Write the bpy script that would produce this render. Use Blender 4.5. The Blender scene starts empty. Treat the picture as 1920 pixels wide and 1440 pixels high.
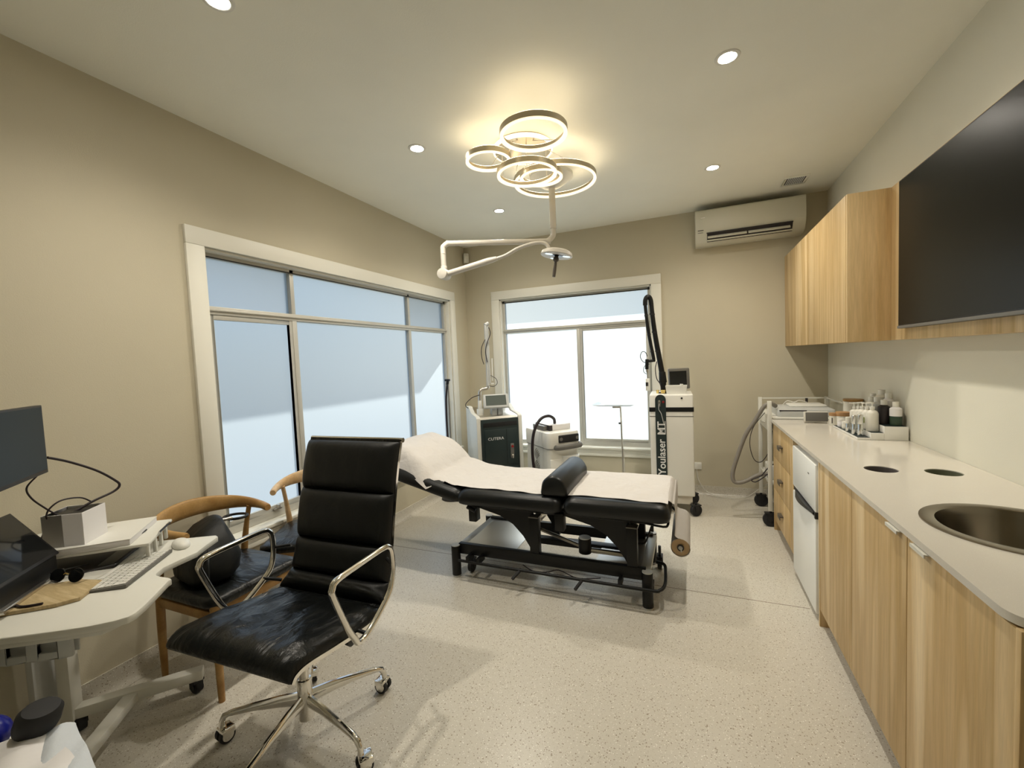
import bpy, bmesh, math, random
from mathutils import Vector as V, Matrix
random.seed(7)
PI = math.pi
sc = bpy.context.scene
C = sc.collection

# ---------------- camera ----------------
cam = bpy.data.cameras.new('camera'); cam.sensor_fit = 'HORIZONTAL'; cam.sensor_width = 36
cam.lens = 36 * 807.09 / 1920; cam.clip_start = 0.03
co = bpy.data.objects.new('camera', cam); C.objects.link(co); sc.camera = co
yaw, pitch, roll = [math.radians(a) for a in (-22.5224, -3.11721, -2.48661)]
F = V((math.sin(yaw)*math.cos(pitch), math.cos(yaw)*math.cos(pitch), math.sin(pitch)))
Rt = V((math.cos(yaw), -math.sin(yaw), 0)); Up = Rt.cross(F)
R2 = Rt*math.cos(roll) + Up*math.sin(roll); U2 = -Rt*math.sin(roll) + Up*math.cos(roll)
co.matrix_world = Matrix(((R2.x, U2.x, -F.x, 0), (R2.y, U2.y, -F.y, 0), (R2.z, U2.z, -F.z, 1.4673), (0, 0, 0, 1)))

# ---------------- sky, sun, exposure ----------------
sc.view_settings.view_transform = 'Standard'; sc.view_settings.look = 'None'
sc.view_settings.gamma = 1; sc.view_settings.use_curve_mapping = False
sc.view_settings.exposure = .40
SKY, SUN, DOWN, RING = 0.130, 4.8, 42.0, 0.9
w = bpy.data.worlds.new('world'); sc.world = w; w.use_nodes = True
nt = w.node_tree; bgn = nt.nodes['Background']
sky = nt.nodes.new('ShaderNodeTexSky'); sky.sky_type = 'NISHITA'; sky.sun_disc = False
sky.sun_elevation = math.radians(32.6); sky.sun_rotation = math.radians(-26); sky.altitude = 50
sky.air_density = 1.0; sky.dust_density = 1.0; sky.ozone_density = 1.0
nt.links.new(sky.outputs[0], bgn.inputs[0]); bgn.inputs[1].default_value = SKY
sl = bpy.data.lights.new('sun', 'SUN'); sl.energy = SUN; sl.angle = math.radians(0.6); sl.color = (1, .90, .74)
so = bpy.data.objects.new('sun', sl); C.objects.link(so); so.location = (-6, 12, 9)
sd = V((-.438*math.cos(math.radians(32.6)), .899*math.cos(math.radians(32.6)), math.sin(math.radians(32.6))))
so.rotation_euler = sd.to_track_quat('Z', 'Y').to_euler()

# ---------------- materials ----------------
def mat(name, col, rough=.5, metal=0, spec=.5, bump=None, coat=0, trans=0, alpha=1, emit=None, es=0, ior=1.45, sheen=0):
    m = bpy.data.materials.new(name); m.use_nodes = True
    b = m.node_tree.nodes['Principled BSDF']; N = m.node_tree.nodes; L = m.node_tree.links
    b.inputs['Base Color'].default_value = (*col, 1); b.inputs['Roughness'].default_value = rough
    b.inputs['Metallic'].default_value = metal; b.inputs['Specular IOR Level'].default_value = spec
    b.inputs['Coat Weight'].default_value = coat; b.inputs['Transmission Weight'].default_value = trans
    b.inputs['IOR'].default_value = ior; b.inputs['Alpha'].default_value = alpha
    b.inputs['Sheen Weight'].default_value = sheen
    if emit: b.inputs['Emission Color'].default_value = (*emit, 1); b.inputs['Emission Strength'].default_value = es
    if bump:
        tc = N.new('ShaderNodeTexCoord'); nz = N.new('ShaderNodeTexNoise'); bp = N.new('ShaderNodeBump')
        nz.inputs['Scale'].default_value = bump[0]; nz.inputs['Detail'].default_value = 4
        bp.inputs['Strength'].default_value = bump[1]; bp.inputs['Distance'].default_value = bump[2] if len(bump) > 2 else .01
        L.new(tc.outputs['Object'], nz.inputs['Vector']); L.new(nz.outputs['Fac'], bp.inputs['Height']); L.new(bp.outputs[0], b.inputs['Normal'])
    return m

def ramp(N, stops):
    r = N.new('ShaderNodeValToRGB'); e = r.color_ramp.elements
    while len(e) < len(stops): e.new(.5)
    for q, (p, c) in zip(e, stops): q.position = p; q.color = (*c, 1)
    return r

def paint(name, col):
    m = mat(name, col, .75, bump=(220, .25, .002)); N = m.node_tree.nodes; L = m.node_tree.links; b = N['Principled BSDF']
    tc = N.new('ShaderNodeTexCoord'); nz = N.new('ShaderNodeTexNoise'); nz.inputs['Scale'].default_value = 1.3; nz.inputs['Detail'].default_value = 3
    r = ramp(N, [(.3, tuple(c*.97 for c in col)), (.7, tuple(min(1, c*1.03) for c in col))])
    L.new(tc.outputs['Object'], nz.inputs['Vector']); L.new(nz.outputs['Fac'], r.inputs[0]); L.new(r.outputs[0], b.inputs['Base Color'])
    return m

def terrazzo(name, base, specks, rough, sc_=90):
    m = mat(name, base, rough); N = m.node_tree.nodes; L = m.node_tree.links; b = N['Principled BSDF']
    tc = N.new('ShaderNodeTexCoord'); cur = None
    prev = None
    for i, (scale, thr, col) in enumerate(specks):
        vo = N.new('ShaderNodeTexVoronoi'); vo.inputs['Scale'].default_value = scale; vo.inputs['Randomness'].default_value = 1
        no = N.new('ShaderNodeTexNoise'); no.inputs['Scale'].default_value = scale*1.3; no.inputs['Detail'].default_value = 1
        mx = N.new('ShaderNodeMath'); mx.operation = 'ADD'; mx.inputs[1].default_value = 0
        mp = N.new('ShaderNodeMapping'); mp.inputs['Location'].default_value = (i*3.1, i*1.7, i*.3)
        L.new(tc.outputs['Object'], mp.inputs[0]); L.new(mp.outputs[0], vo.inputs['Vector']); L.new(mp.outputs[0], no.inputs['Vector'])
        ml = N.new('ShaderNodeMath'); ml.operation = 'MULTIPLY'; L.new(vo.outputs['Distance'], ml.inputs[0]); L.new(no.outputs['Fac'], ml.inputs[1])
        r = ramp(N, [(thr, (1, 1, 1)), (thr*1.25, (0, 0, 0))]); L.new(ml.outputs[0], r.inputs[0])
        x = N.new('ShaderNodeMixRGB'); L.new(r.outputs[0], x.inputs[0])
        if prev: L.new(prev.outputs[0], x.inputs[1])
        else: x.inputs[1].default_value = (*base, 1)
        x.inputs[2].default_value = (*col, 1); prev = x
    L.new(prev.outputs[0], b.inputs['Base Color'])
    return m

def wood(name, c1, c2, c3, vert=(1, 1, .05), band=9, rough=.45):
    m = mat(name, c1, rough, spec=.35); N = m.node_tree.nodes; L = m.node_tree.links; b = N['Principled BSDF']
    tc = N.new('ShaderNodeTexCoord'); mp = N.new('ShaderNodeMapping'); mp.inputs['Scale'].default_value = vert
    L.new(tc.outputs['Object'], mp.inputs[0])
    n1 = N.new('ShaderNodeTexNoise'); n1.inputs['Scale'].default_value = band; n1.inputs['Detail'].default_value = 2
    n2 = N.new('ShaderNodeTexNoise'); n2.inputs['Scale'].default_value = band*14; n2.inputs['Detail'].default_value = 5; n2.inputs['Roughness'].default_value = .7
    L.new(mp.outputs[0], n1.inputs[0]); L.new(mp.outputs[0], n2.inputs[0])
    r1 = ramp(N, [(.33, c1), (.5, c2), (.56, c1), (.68, c3)]); r2 = ramp(N, [(.3, (.72, .72, .72)), (.65, (1, 1, 1))])
    L.new(n1.outputs['Fac'], r1.inputs[0]); L.new(n2.outputs['Fac'], r2.inputs[0])
    x = N.new('ShaderNodeMixRGB'); x.blend_type = 'MULTIPLY'; x.inputs[0].default_value = .7
    L.new(r1.outputs[0], x.inputs[1]); L.new(r2.outputs[0], x.inputs[2]); L.new(x.outputs[0], b.inputs['Base Color'])
    return m

def leather(name, rough=.32, wrinkle=.5):
    m = mat(name, (.005, .006, .006), rough, spec=.42); N = m.node_tree.nodes; L = m.node_tree.links; b = N['Principled BSDF']
    tc = N.new('ShaderNodeTexCoord'); mp = N.new('ShaderNodeMapping'); mp.inputs['Scale'].default_value = (9, 3.2, 4); mp.inputs['Rotation'].default_value = (0, 0, .7)
    n1 = N.new('ShaderNodeTexNoise'); n1.inputs['Scale'].default_value = 1.6; n1.inputs['Detail'].default_value = 5; n1.inputs['Distortion'].default_value = 1.4
    n2 = N.new('ShaderNodeTexVoronoi'); n2.inputs['Scale'].default_value = 350
    L.new(tc.outputs['Object'], mp.inputs[0]); L.new(mp.outputs[0], n1.inputs['Vector']); L.new(tc.outputs['Object'], n2.inputs['Vector'])
    b1 = N.new('ShaderNodeBump'); b1.inputs['Strength'].default_value = wrinkle; b1.inputs['Distance'].default_value = .02
    b2 = N.new('ShaderNodeBump'); b2.inputs['Strength'].default_value = .12; b2.inputs['Distance'].default_value = .002
    L.new(n1.outputs['Fac'], b1.inputs['Height']); L.new(n2.outputs['Distance'], b2.inputs['Height']); L.new(b1.outputs[0], b2.inputs['Normal']); L.new(b2.outputs[0], b.inputs['Normal'])
    return m

M = dict(
 wall=paint('wall_paint', (.58, .53, .40)), wall_lit=paint('wall_paint_lit', (.76, .74, .63)), ceil=paint('ceiling_paint', (.93, .925, .83)),  # right wall: same paint made lighter, bounced light put into its colour
 floor=terrazzo('floor_vinyl', (.60, .565, .485), [(80, .085, (.32, .27, .20)), (110, .07, (.90, .87, .80)), (150, .08, (.42, .37, .29))], .30),
 trim=mat('window_trim_paint', (.80, .78, .69), .45), alu=mat('window_aluminium', (.55, .54, .49), .4, .3), gasket=mat('gasket', (.02, .02, .02), .6),
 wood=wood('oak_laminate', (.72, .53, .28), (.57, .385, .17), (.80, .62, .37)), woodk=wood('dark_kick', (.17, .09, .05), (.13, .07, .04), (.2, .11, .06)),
 stone=terrazzo('worktop_stone', (.72, .68, .60), [(260, .05, (.88, .85, .8)), (330, .05, (.62, .56, .48))], .12),
 white=mat('white_plastic', (.80, .79, .73), .35), wmetal=mat('white_powdercoat', (.74, .73, .66), .4), grey=mat('grey_plastic', (.15, .145, .13), .45),
 lgrey=mat('light_grey_plastic', (.55, .56, .54), .4), black=mat('black_plastic', (.012, .012, .013), .4), blackm=mat('black_metal', (.007, .0075, .0075), .42, 0, .35),
 rubber=mat('black_rubber', (.015, .015, .016), .65), chrome=mat('chrome', (.82, .80, .76), .09, 1), steel=mat('brushed_steel', (.62, .59, .54), .28, 1),
 leather=leather('black_leather', .30, .55), leatherb=leather('black_leather_back', .46, .12), vinyl=mat('black_vinyl', (.007, .008, .008), .36, 0, .42, bump=(60, .1, .002)), dark=mat('dark_teal_plastic', (.018, .03, .03), .45),
 screen=mat('dark_screen', (.006, .007, .008), .12, coat=.3), tvs=mat('tv_glass', (.003, .004, .004), .28, spec=.2), glassy=mat('screen_grey', (.10, .12, .11), .15),
 paper=mat('white_paper', (.62, .59, .555), .8, bump=(16, .9, .012)), card=mat('cardboard', (.55, .40, .24), .8), book=mat('book_white', (.78, .76, .75), .6),
 oak=wood('chair_oak', (.44, .26, .09), (.37, .20, .065), (.52, .32, .13), (1, 1, 1), 6, .4), oakl=wood('chair_oak_pale', (.66, .45, .24), (.58, .38, .19), (.72, .52, .30), (1, 1, 1), 6, .4),
 board=wood('bamboo_board', (.58, .45, .25), (.50, .38, .20), (.66, .53, .32), (1, 9, 1), 5, .45),
 red=mat('red_plastic', (.25, .01, .01), .4), brass=mat('brass', (.75, .58, .22), .25, 1), text=mat('white_print', (.8, .8, .78), .6), textg=mat('grey_print', (.5, .53, .52), .5),
 cork=mat('cork', (.45, .26, .12), .8), green=mat('green_glass_bottle', (.03, .06, .035), .2), lime=mat('lime_print', (.45, .55, .04), .6), blue=mat('blue_plastic', (.01, .015, .22), .25),
 silver=mat('silver_tube', (.75, .76, .74), .18, 1), cream=mat('cream_bottle', (.72, .70, .62), .35), clear=mat('clear_plastic', (.9, .92, .9), .08, trans=.95, ior=1.3),
 glowc=mat('canopy_diffuser', (1, .9, .7), .5, emit=(1, .86, .62), es=1.0), basin=mat('basin_steel', (.24, .21, .165), .22, 1), chute=mat('chute_liner', (.15, .16, .10), .6), lampm=mat('lamp_enamel', (.58, .55, .49), .4), ringm=mat('ring_champagne_metal', (.50, .44, .32), .35, .8), glow=mat('ring_diffuser', (1, .9, .7), .5, emit=(1, .86, .62), es=RING), upfill=mat('ring_added_upfill', (1, .9, .7), .5, emit=(1, .82, .56), es=12.0), acw=mat('air_conditioner_plastic', (.66, .64, .53), .4), lamp=mat('downlight_lens', (1, 1, 1), .5, emit=(1, .93, .82), es=150),
 cable=mat('dark_cable', (.02, .012, .014), .45), greyhose=mat('grey_hose', (.24, .22, .19), .5), wcable=mat('white_cable', (.7, .68, .62), .5),
 fridge=mat('fridge_white', (.90, .91, .88), .3), fridgeg=mat('fridge_side_grey', (.60, .59, .53), .4), concrete=mat('outside_ground', (.14, .14, .12), .9), eave=mat('eave_board', (.5, .5, .48), .8),
 bin=mat('bin_interior', (.12, .105, .10), .7), ltxt=mat('louvre_dark', (.03, .025, .025), .5), handle=mat('dark_handle', (.09, .075, .06), .4), glassy2=mat('monitor_glass', (.010, .016, .018), .35, spec=.2), paperw=mat('packet_paper', (.62, .66, .70), .6, bump=(40, .5, .004)), sbag=leather('bag_leather', .5, .3),
)
def frosted():
    m = bpy.data.materials.new('frosted_glass'); m.use_nodes = True; N = m.node_tree.nodes; L = m.node_tree.links; N.clear()
    o = N.new('ShaderNodeOutputMaterial'); t = N.new('ShaderNodeBsdfTranslucent'); g = N.new('ShaderNodeBsdfGlossy'); x = N.new('ShaderNodeMixShader')
    t.inputs[0].default_value = (.64, .80, .98, 1); g.inputs[0].default_value = (1, 1, 1, 1); g.inputs['Roughness'].default_value = .3; x.inputs[0].default_value = .05
    rf = N.new('ShaderNodeBsdfRefraction'); rf.inputs[0].default_value = (.70, .84, .98, 1); rf.inputs['Roughness'].default_value = .85; rf.inputs['IOR'].default_value = 1.35
    y = N.new('ShaderNodeMixShader'); y.inputs[0].default_value = .35   # filmed glass scatters mostly forward
    L.new(t.outputs[0], y.inputs[1]); L.new(rf.outputs[0], y.inputs[2])
    L.new(y.outputs[0], x.inputs[1]); L.new(g.outputs[0], x.inputs[2]); L.new(x.outputs[0], o.inputs[0])
    return m
M['frost'] = frosted()
def thin_paper(m):
    N = m.node_tree.nodes; L = m.node_tree.links; b = N['Principled BSDF']; o = [n for n in N if n.type == 'OUTPUT_MATERIAL'][0]
    t = N.new('ShaderNodeBsdfTranslucent'); t.inputs[0].default_value = (.75, .70, .62, 1); x = N.new('ShaderNodeMixShader'); x.inputs[0].default_value = .35
    L.new(b.outputs[0], x.inputs[1]); L.new(t.outputs[0], x.inputs[2]); L.new(x.outputs[0], o.inputs[0])
M['thin'] = mat('thin_bed_paper', (.66, .63, .59), .8, bump=(16, .6, .008)); thin_paper(M['thin'])

# ---------------- mesh helpers ----------------
def spline(pts, n=8, closed=False):
    P = [V(p) for p in pts]; k = len(P); out = []
    rng = range(k if closed else k-1)
    for i in rng:
        if closed: a, b, c, d = P[(i-1) % k], P[i], P[(i+1) % k], P[(i+2) % k]
        else: a, b, c, d = P[max(i-1, 0)], P[i], P[i+1], P[min(i+2, k-1)]
        for j in range(n):
            t = j/n
            out.append(.5*((2*b)+(c-a)*t+(2*a-5*b+4*c-d)*t*t+(3*b-a-3*c+d)*t**3))
    if not closed: out.append(P[-1])
    return out

class G:
    def __init__(s): s.bm = bmesh.new()
    def _m(s, verts, Mx):
        if Mx is not None: bmesh.ops.transform(s.bm, matrix=Mx, verts=verts)
    def box(s, c, d, rz=0, rx=0, ry=0, Mx=None):
        T = Matrix.Translation(V(c)) @ Matrix.Rotation(rz, 4, 'Z') @ Matrix.Rotation(rx, 4, 'X') @ Matrix.Rotation(ry, 4, 'Y') @ Matrix.Diagonal((*d, 1))
        if Mx is not None: T = Mx @ T
        bmesh.ops.create_cube(s.bm, size=1, matrix=T); return s
    def bb(s, a, b):
        return s.box([(a[i]+b[i])/2 for i in range(3)], [abs(a[i]-b[i]) for i in range(3)])
    def cyl(s, a, b, r, r2=None, n=20):
        a, b = V(a), V(b); q = (b-a).to_track_quat('Z', 'Y').to_matrix().to_4x4()
        bmesh.ops.create_cone(s.bm, cap_ends=True, segments=n, radius1=r, radius2=r if r2 is None else r2, depth=(b-a).length, matrix=Matrix.Translation((a+b)/2) @ q); return s
    def beam(s, a, b, wx, wz):
        a, b = V(a), V(b); q = (b-a).to_track_quat('Y', 'Z').to_matrix().to_4x4()
        bmesh.ops.create_cube(s.bm, size=1, matrix=Matrix.Translation((a+b)/2) @ q @ Matrix.Diagonal((wx, (b-a).length, wz, 1))); return s
    def tube(s, pts, r, n=10, closed=False, sm=6, flat=1.0):
        P = spline(pts, sm, closed) if sm else [V(p) for p in pts]
        k = len(P); rings = []; up = None
        for i, p in enumerate(P):
            t = (P[(i+1) % k]-P[i-1]) if (closed or 0 < i < k-1) else (P[1]-P[0] if i == 0 else P[-1]-P[-2])
            if t.length < 1e-9: t = V((0, 0, 1))
            t.normalize()
            if up is None: up = V((0, 0, 1)) if abs(t.z) < .9 else V((1, 0, 0))
            x = t.cross(up)
            if x.length < 1e-4: x = t.cross(V((0, 1, 0)))
            x.normalize(); up = x.cross(t).normalized()
            rr = r(i/(k-1)) if callable(r) else r
            rings.append([s.bm.verts.new(p + x*math.cos(2*PI*j/n)*rr + up*math.sin(2*PI*j/n)*rr*flat) for j in range(n)])
        for i in range(k if closed else k-1):
            A, B = rings[i], rings[(i+1) % k]
            for j in range(n): s.bm.faces.new((A[j], A[(j+1) % n], B[(j+1) % n], B[j]))
        if not closed: s.bm.faces.new(rings[0][::-1]); s.bm.faces.new(rings[-1])
        return s
    def lathe(s, prof, c=(0, 0, 0), n=28, Mx=None, cap=True):
        rings = []; c = V(c); vs = []
        for r, z in prof:
            rg = [s.bm.verts.new(c + V((r*math.cos(2*PI*j/n), r*math.sin(2*PI*j/n), z))) for j in range(n)]; rings.append(rg); vs += rg
        for A, B in zip(rings, rings[1:]):
            for j in range(n): s.bm.faces.new((A[j], A[(j+1) % n], B[(j+1) % n], B[j]))
        if cap: s.bm.faces.new(rings[0][::-1]); s.bm.faces.new(rings[-1])
        s._m(vs, Mx); return s
    def prism(s, poly, z0, z1, Mx=None):
        a = [s.bm.verts.new((x, y, z0)) for x, y in poly]; b = [s.bm.verts.new((x, y, z1)) for x, y in poly]; n = len(poly)
        s.bm.faces.new(a[::-1]); s.bm.faces.new(b)
        for i in range(n): s.bm.faces.new((a[i], a[(i+1) % n], b[(i+1) % n], b[i]))
        s._m(a+b, Mx); return s
    def loops(s, L, closed_ends=True, ring=True):
        R = [[s.bm.verts.new(p) for p in l] for l in L]; n = len(R[0])
        for A, B in zip(R, R[1:]):
            for j in range(n if ring else n-1): s.bm.faces.new((A[j], A[(j+1) % n], B[(j+1) % n], B[j]))
        if closed_ends and ring: s.bm.faces.new(R[0][::-1]); s.bm.faces.new(R[-1])
        return s
    def surf(s, fn, nu, nv, th=0):
        g = [[V(fn(i/nu, j/nv)) for j in range(nv+1)] for i in range(nu+1)]
        a = [[s.bm.verts.new(p) for p in row] for row in g]
        for i in range(nu):
            for j in range(nv): s.bm.faces.new((a[i][j], a[i+1][j], a[i+1][j+1], a[i][j+1]))
        if th:
            def nrm(i, j):
                i0, i1, j0, j1 = max(i-1, 0), min(i+1, nu), max(j-1, 0), min(j+1, nv)
                return (g[i1][j]-g[i0][j]).cross(g[i][j1]-g[i][j0]).normalized()
            b = [[s.bm.verts.new(g[i][j]-nrm(i, j)*th) for j in range(nv+1)] for i in range(nu+1)]
            for i in range(nu):
                for j in range(nv): s.bm.faces.new((b[i][j+1], b[i+1][j+1], b[i+1][j], b[i][j]))
            for i in range(nu):
                s.bm.faces.new((a[i][0], b[i][0], b[i+1][0], a[i+1][0])); s.bm.faces.new((a[i+1][nv], b[i+1][nv], b[i][nv], a[i][nv]))
            for j in range(nv):
                s.bm.faces.new((a[0][j+1], b[0][j+1], b[0][j], a[0][j])); s.bm.faces.new((a[nu][j], b[nu][j], b[nu][j+1], a[nu][j+1]))
        return s
    def pillow(s, c, w_, d_, h, p=5, n=14, Mx=None, wr=0):
        vs = []
        def f(x, y): return (max(0, (1-abs(x)**p))*max(0, (1-abs(y)**p)))**.5
        for sg in (1, -1):
            gr = []
            for i in range(n+1):
                row = []
                for j in range(n+1):
                    x, y = math.sin((i/n-.5)*PI), math.sin((j/n-.5)*PI)
                    v = s.bm.verts.new((x*w_/2, y*d_/2, sg*h/2*f(x, y)+(wr*math.sin(9*x+5*y)*f(x, y) if sg > 0 else 0))); row.append(v); vs.append(v)
                gr.append(row)
            for i in range(n):
                for j in range(n):
                    q = (gr[i][j], gr[i+1][j], gr[i+1][j+1], gr[i][j+1]); s.bm.faces.new(q if sg > 0 else q[::-1])
        bmesh.ops.transform(s.bm, matrix=Matrix.Translation(V(c)), verts=vs) if Mx is None else bmesh.ops.transform(s.bm, matrix=Mx @ Matrix.Translation(V(c)), verts=vs)
        return s
    def done(s, name, m, parent=None, bevel=0, seg=2, sub=0, ang=38, flat=False, loc=None, rz=None):
        bm = s.bm; bmesh.ops.remove_doubles(bm, verts=bm.verts, dist=1e-5)
        if bevel:
            ed = [e for e in bm.edges if len(e.link_faces) == 2 and e.calc_face_angle(0) > math.radians(30)]
            bmesh.ops.bevel(bm, geom=ed, offset=bevel, segments=seg, profile=.5, affect='EDGES', clamp_overlap=True)
        bmesh.ops.recalc_face_normals(bm, faces=bm.faces)
        for f in bm.faces: f.smooth = not flat
        for e in bm.edges:
            if len(e.link_faces) == 2 and e.calc_face_angle(0) > math.radians(ang): e.smooth = False
        me = bpy.data.meshes.new(name); bm.to_mesh(me); bm.free(); me.materials.append(M[m] if isinstance(m, str) else m)
        o = bpy.data.objects.new(name, me); C.objects.link(o)
        if parent: o.parent = parent
        if loc: o.location = loc
        if rz is not None: o.rotation_euler = (0, 0, rz)
        if sub:
            md = o.modifiers.new('subdivision', 'SUBSURF'); md.levels = md.render_levels = sub
        return o

def tag(o, label=None, cat=None, group=None, kind=None):
    if label: o['label'] = label
    if cat: o['category'] = cat
    if group: o['group'] = group
    if kind: o['kind'] = kind
    return o
def root(name, label, cat, loc=(0, 0, 0), rz=0, group=None):
    o = bpy.data.objects.new(name, None); C.objects.link(o); o.location = loc; o.rotation_euler = (0, 0, rz); o.empty_display_size = .1
    return tag(o, label, cat, group)
def struct(o, label=None): o['kind'] = 'structure'; return o
def copy_tree(o, parent=None):
    c = o.copy(); C.objects.link(c); c.parent = parent
    for ch in list(o.children):
        if ch.name in C.objects: copy_tree(ch, c)
    return c
def text(name, s, size, m, parent, Mx, ext=.0008, bold=0, sx=1):
    cu = bpy.data.curves.new(name, 'FONT'); cu.body = s; cu.size = size; cu.extrude = ext; cu.offset = bold; cu.align_x = 'CENTER'; cu.align_y = 'CENTER'; cu.resolution_u = 3
    t = bpy.data.objects.new('tmp_text', cu); C.objects.link(t)
    dg = bpy.context.evaluated_depsgraph_get(); dg.update()
    me = bpy.data.meshes.new_from_object(t.evaluated_get(dg)); bpy.data.objects.remove(t); me.name = name
    me.materials.clear(); me.materials.append(M[m]); me.transform(Mx @ Matrix.Diagonal((sx, 1, 1, 1)))
    o = bpy.data.objects.new(name, me); C.objects.link(o); o.parent = parent; return o

# ---------------- room shell ----------------
XL, XR, YB, YF, ZC = -2.549, 1.177, 4.779, -1.45, 2.875
# window openings
W1 = (1.64, 4.36, .47, 2.19); W2 = (-2.10, -.36, .45, 2.20)
struct(G().bb((XL-.12, YF-.12, -.06), (XR+.12, YB+.12, 0)).done('floor', 'floor'))
struct(G().bb((XL-.12, YF-.12, ZC), (XR+.12, YB+.12, ZC+.1)).done('ceiling', 'ceil'))
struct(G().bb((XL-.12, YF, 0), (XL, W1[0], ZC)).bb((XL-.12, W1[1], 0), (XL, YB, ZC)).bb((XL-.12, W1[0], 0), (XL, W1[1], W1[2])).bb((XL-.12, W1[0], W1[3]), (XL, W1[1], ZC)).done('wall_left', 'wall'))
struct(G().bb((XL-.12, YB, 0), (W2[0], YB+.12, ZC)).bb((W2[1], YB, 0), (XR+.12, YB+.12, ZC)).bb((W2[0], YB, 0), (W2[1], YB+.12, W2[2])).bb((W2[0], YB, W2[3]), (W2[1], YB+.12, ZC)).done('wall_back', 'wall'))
struct(G().bb((XR, YF, 0), (XR+.12, YB, ZC)).done('wall_right', 'wall_lit'))
struct(G().bb((XL-.12, YF-.12, 0), (XR+.12, YF, ZC)).done('wall_front', 'wall'))
# coved vinyl skirting (floor sheet turned up the wall)
def cove(name, a, b, nrm):
    a, b, n = V(a), V(b), V(nrm); prof = [(0, .097), (.006, .097), (.007, .05), (.011, .03), (.020, .014), (.034, .004), (.05, .0015), (.05, .0), (0, .0)]
    g = G(); g.loops([[p + n*d + V((0, 0, z)) for d, z in prof] for p in (a, b)])
    return struct(g.done(name, 'floor'))
cove('baseboard_left', (XL, YF, 0), (XL, YB, 0), (1, 0, 0)); cove('baseboard_back', (XL, YB, 0), (XR, YB, 0), (0, -1, 0)); cove('baseboard_front', (XL, YF, 0), (XR, YF, 0), (0, 1, 0))
struct(G().bb((XL+.05, 2.789, -.0005), (.6, 2.792, .0006)).done('trim_1', 'woodk'))
# a plain door in the wall behind the camera
d = bpy.data.objects.new('door_1', None); C.objects.link(d); d.location = (-.6, YF, 0); struct(d)
G().bb((-.43, .002, 0), (.43, .04, 2.08)).done('door_leaf', 'trim', d, .004)
G().bb((-.52, .002, 0), (-.44, .05, 2.17)).bb((.44, .002, 0), (.52, .05, 2.17)).bb((-.44, .002, 2.09), (.44, .05, 2.17)).done('door_frame', 'trim', d, .004)
G().cyl((.36, .04, 1.02), (.36, .09, 1.02), .011).cyl((.36, .085, 1.02), (.24, .085, 1.02), .009).done('door_handle', 'steel', d)

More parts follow.
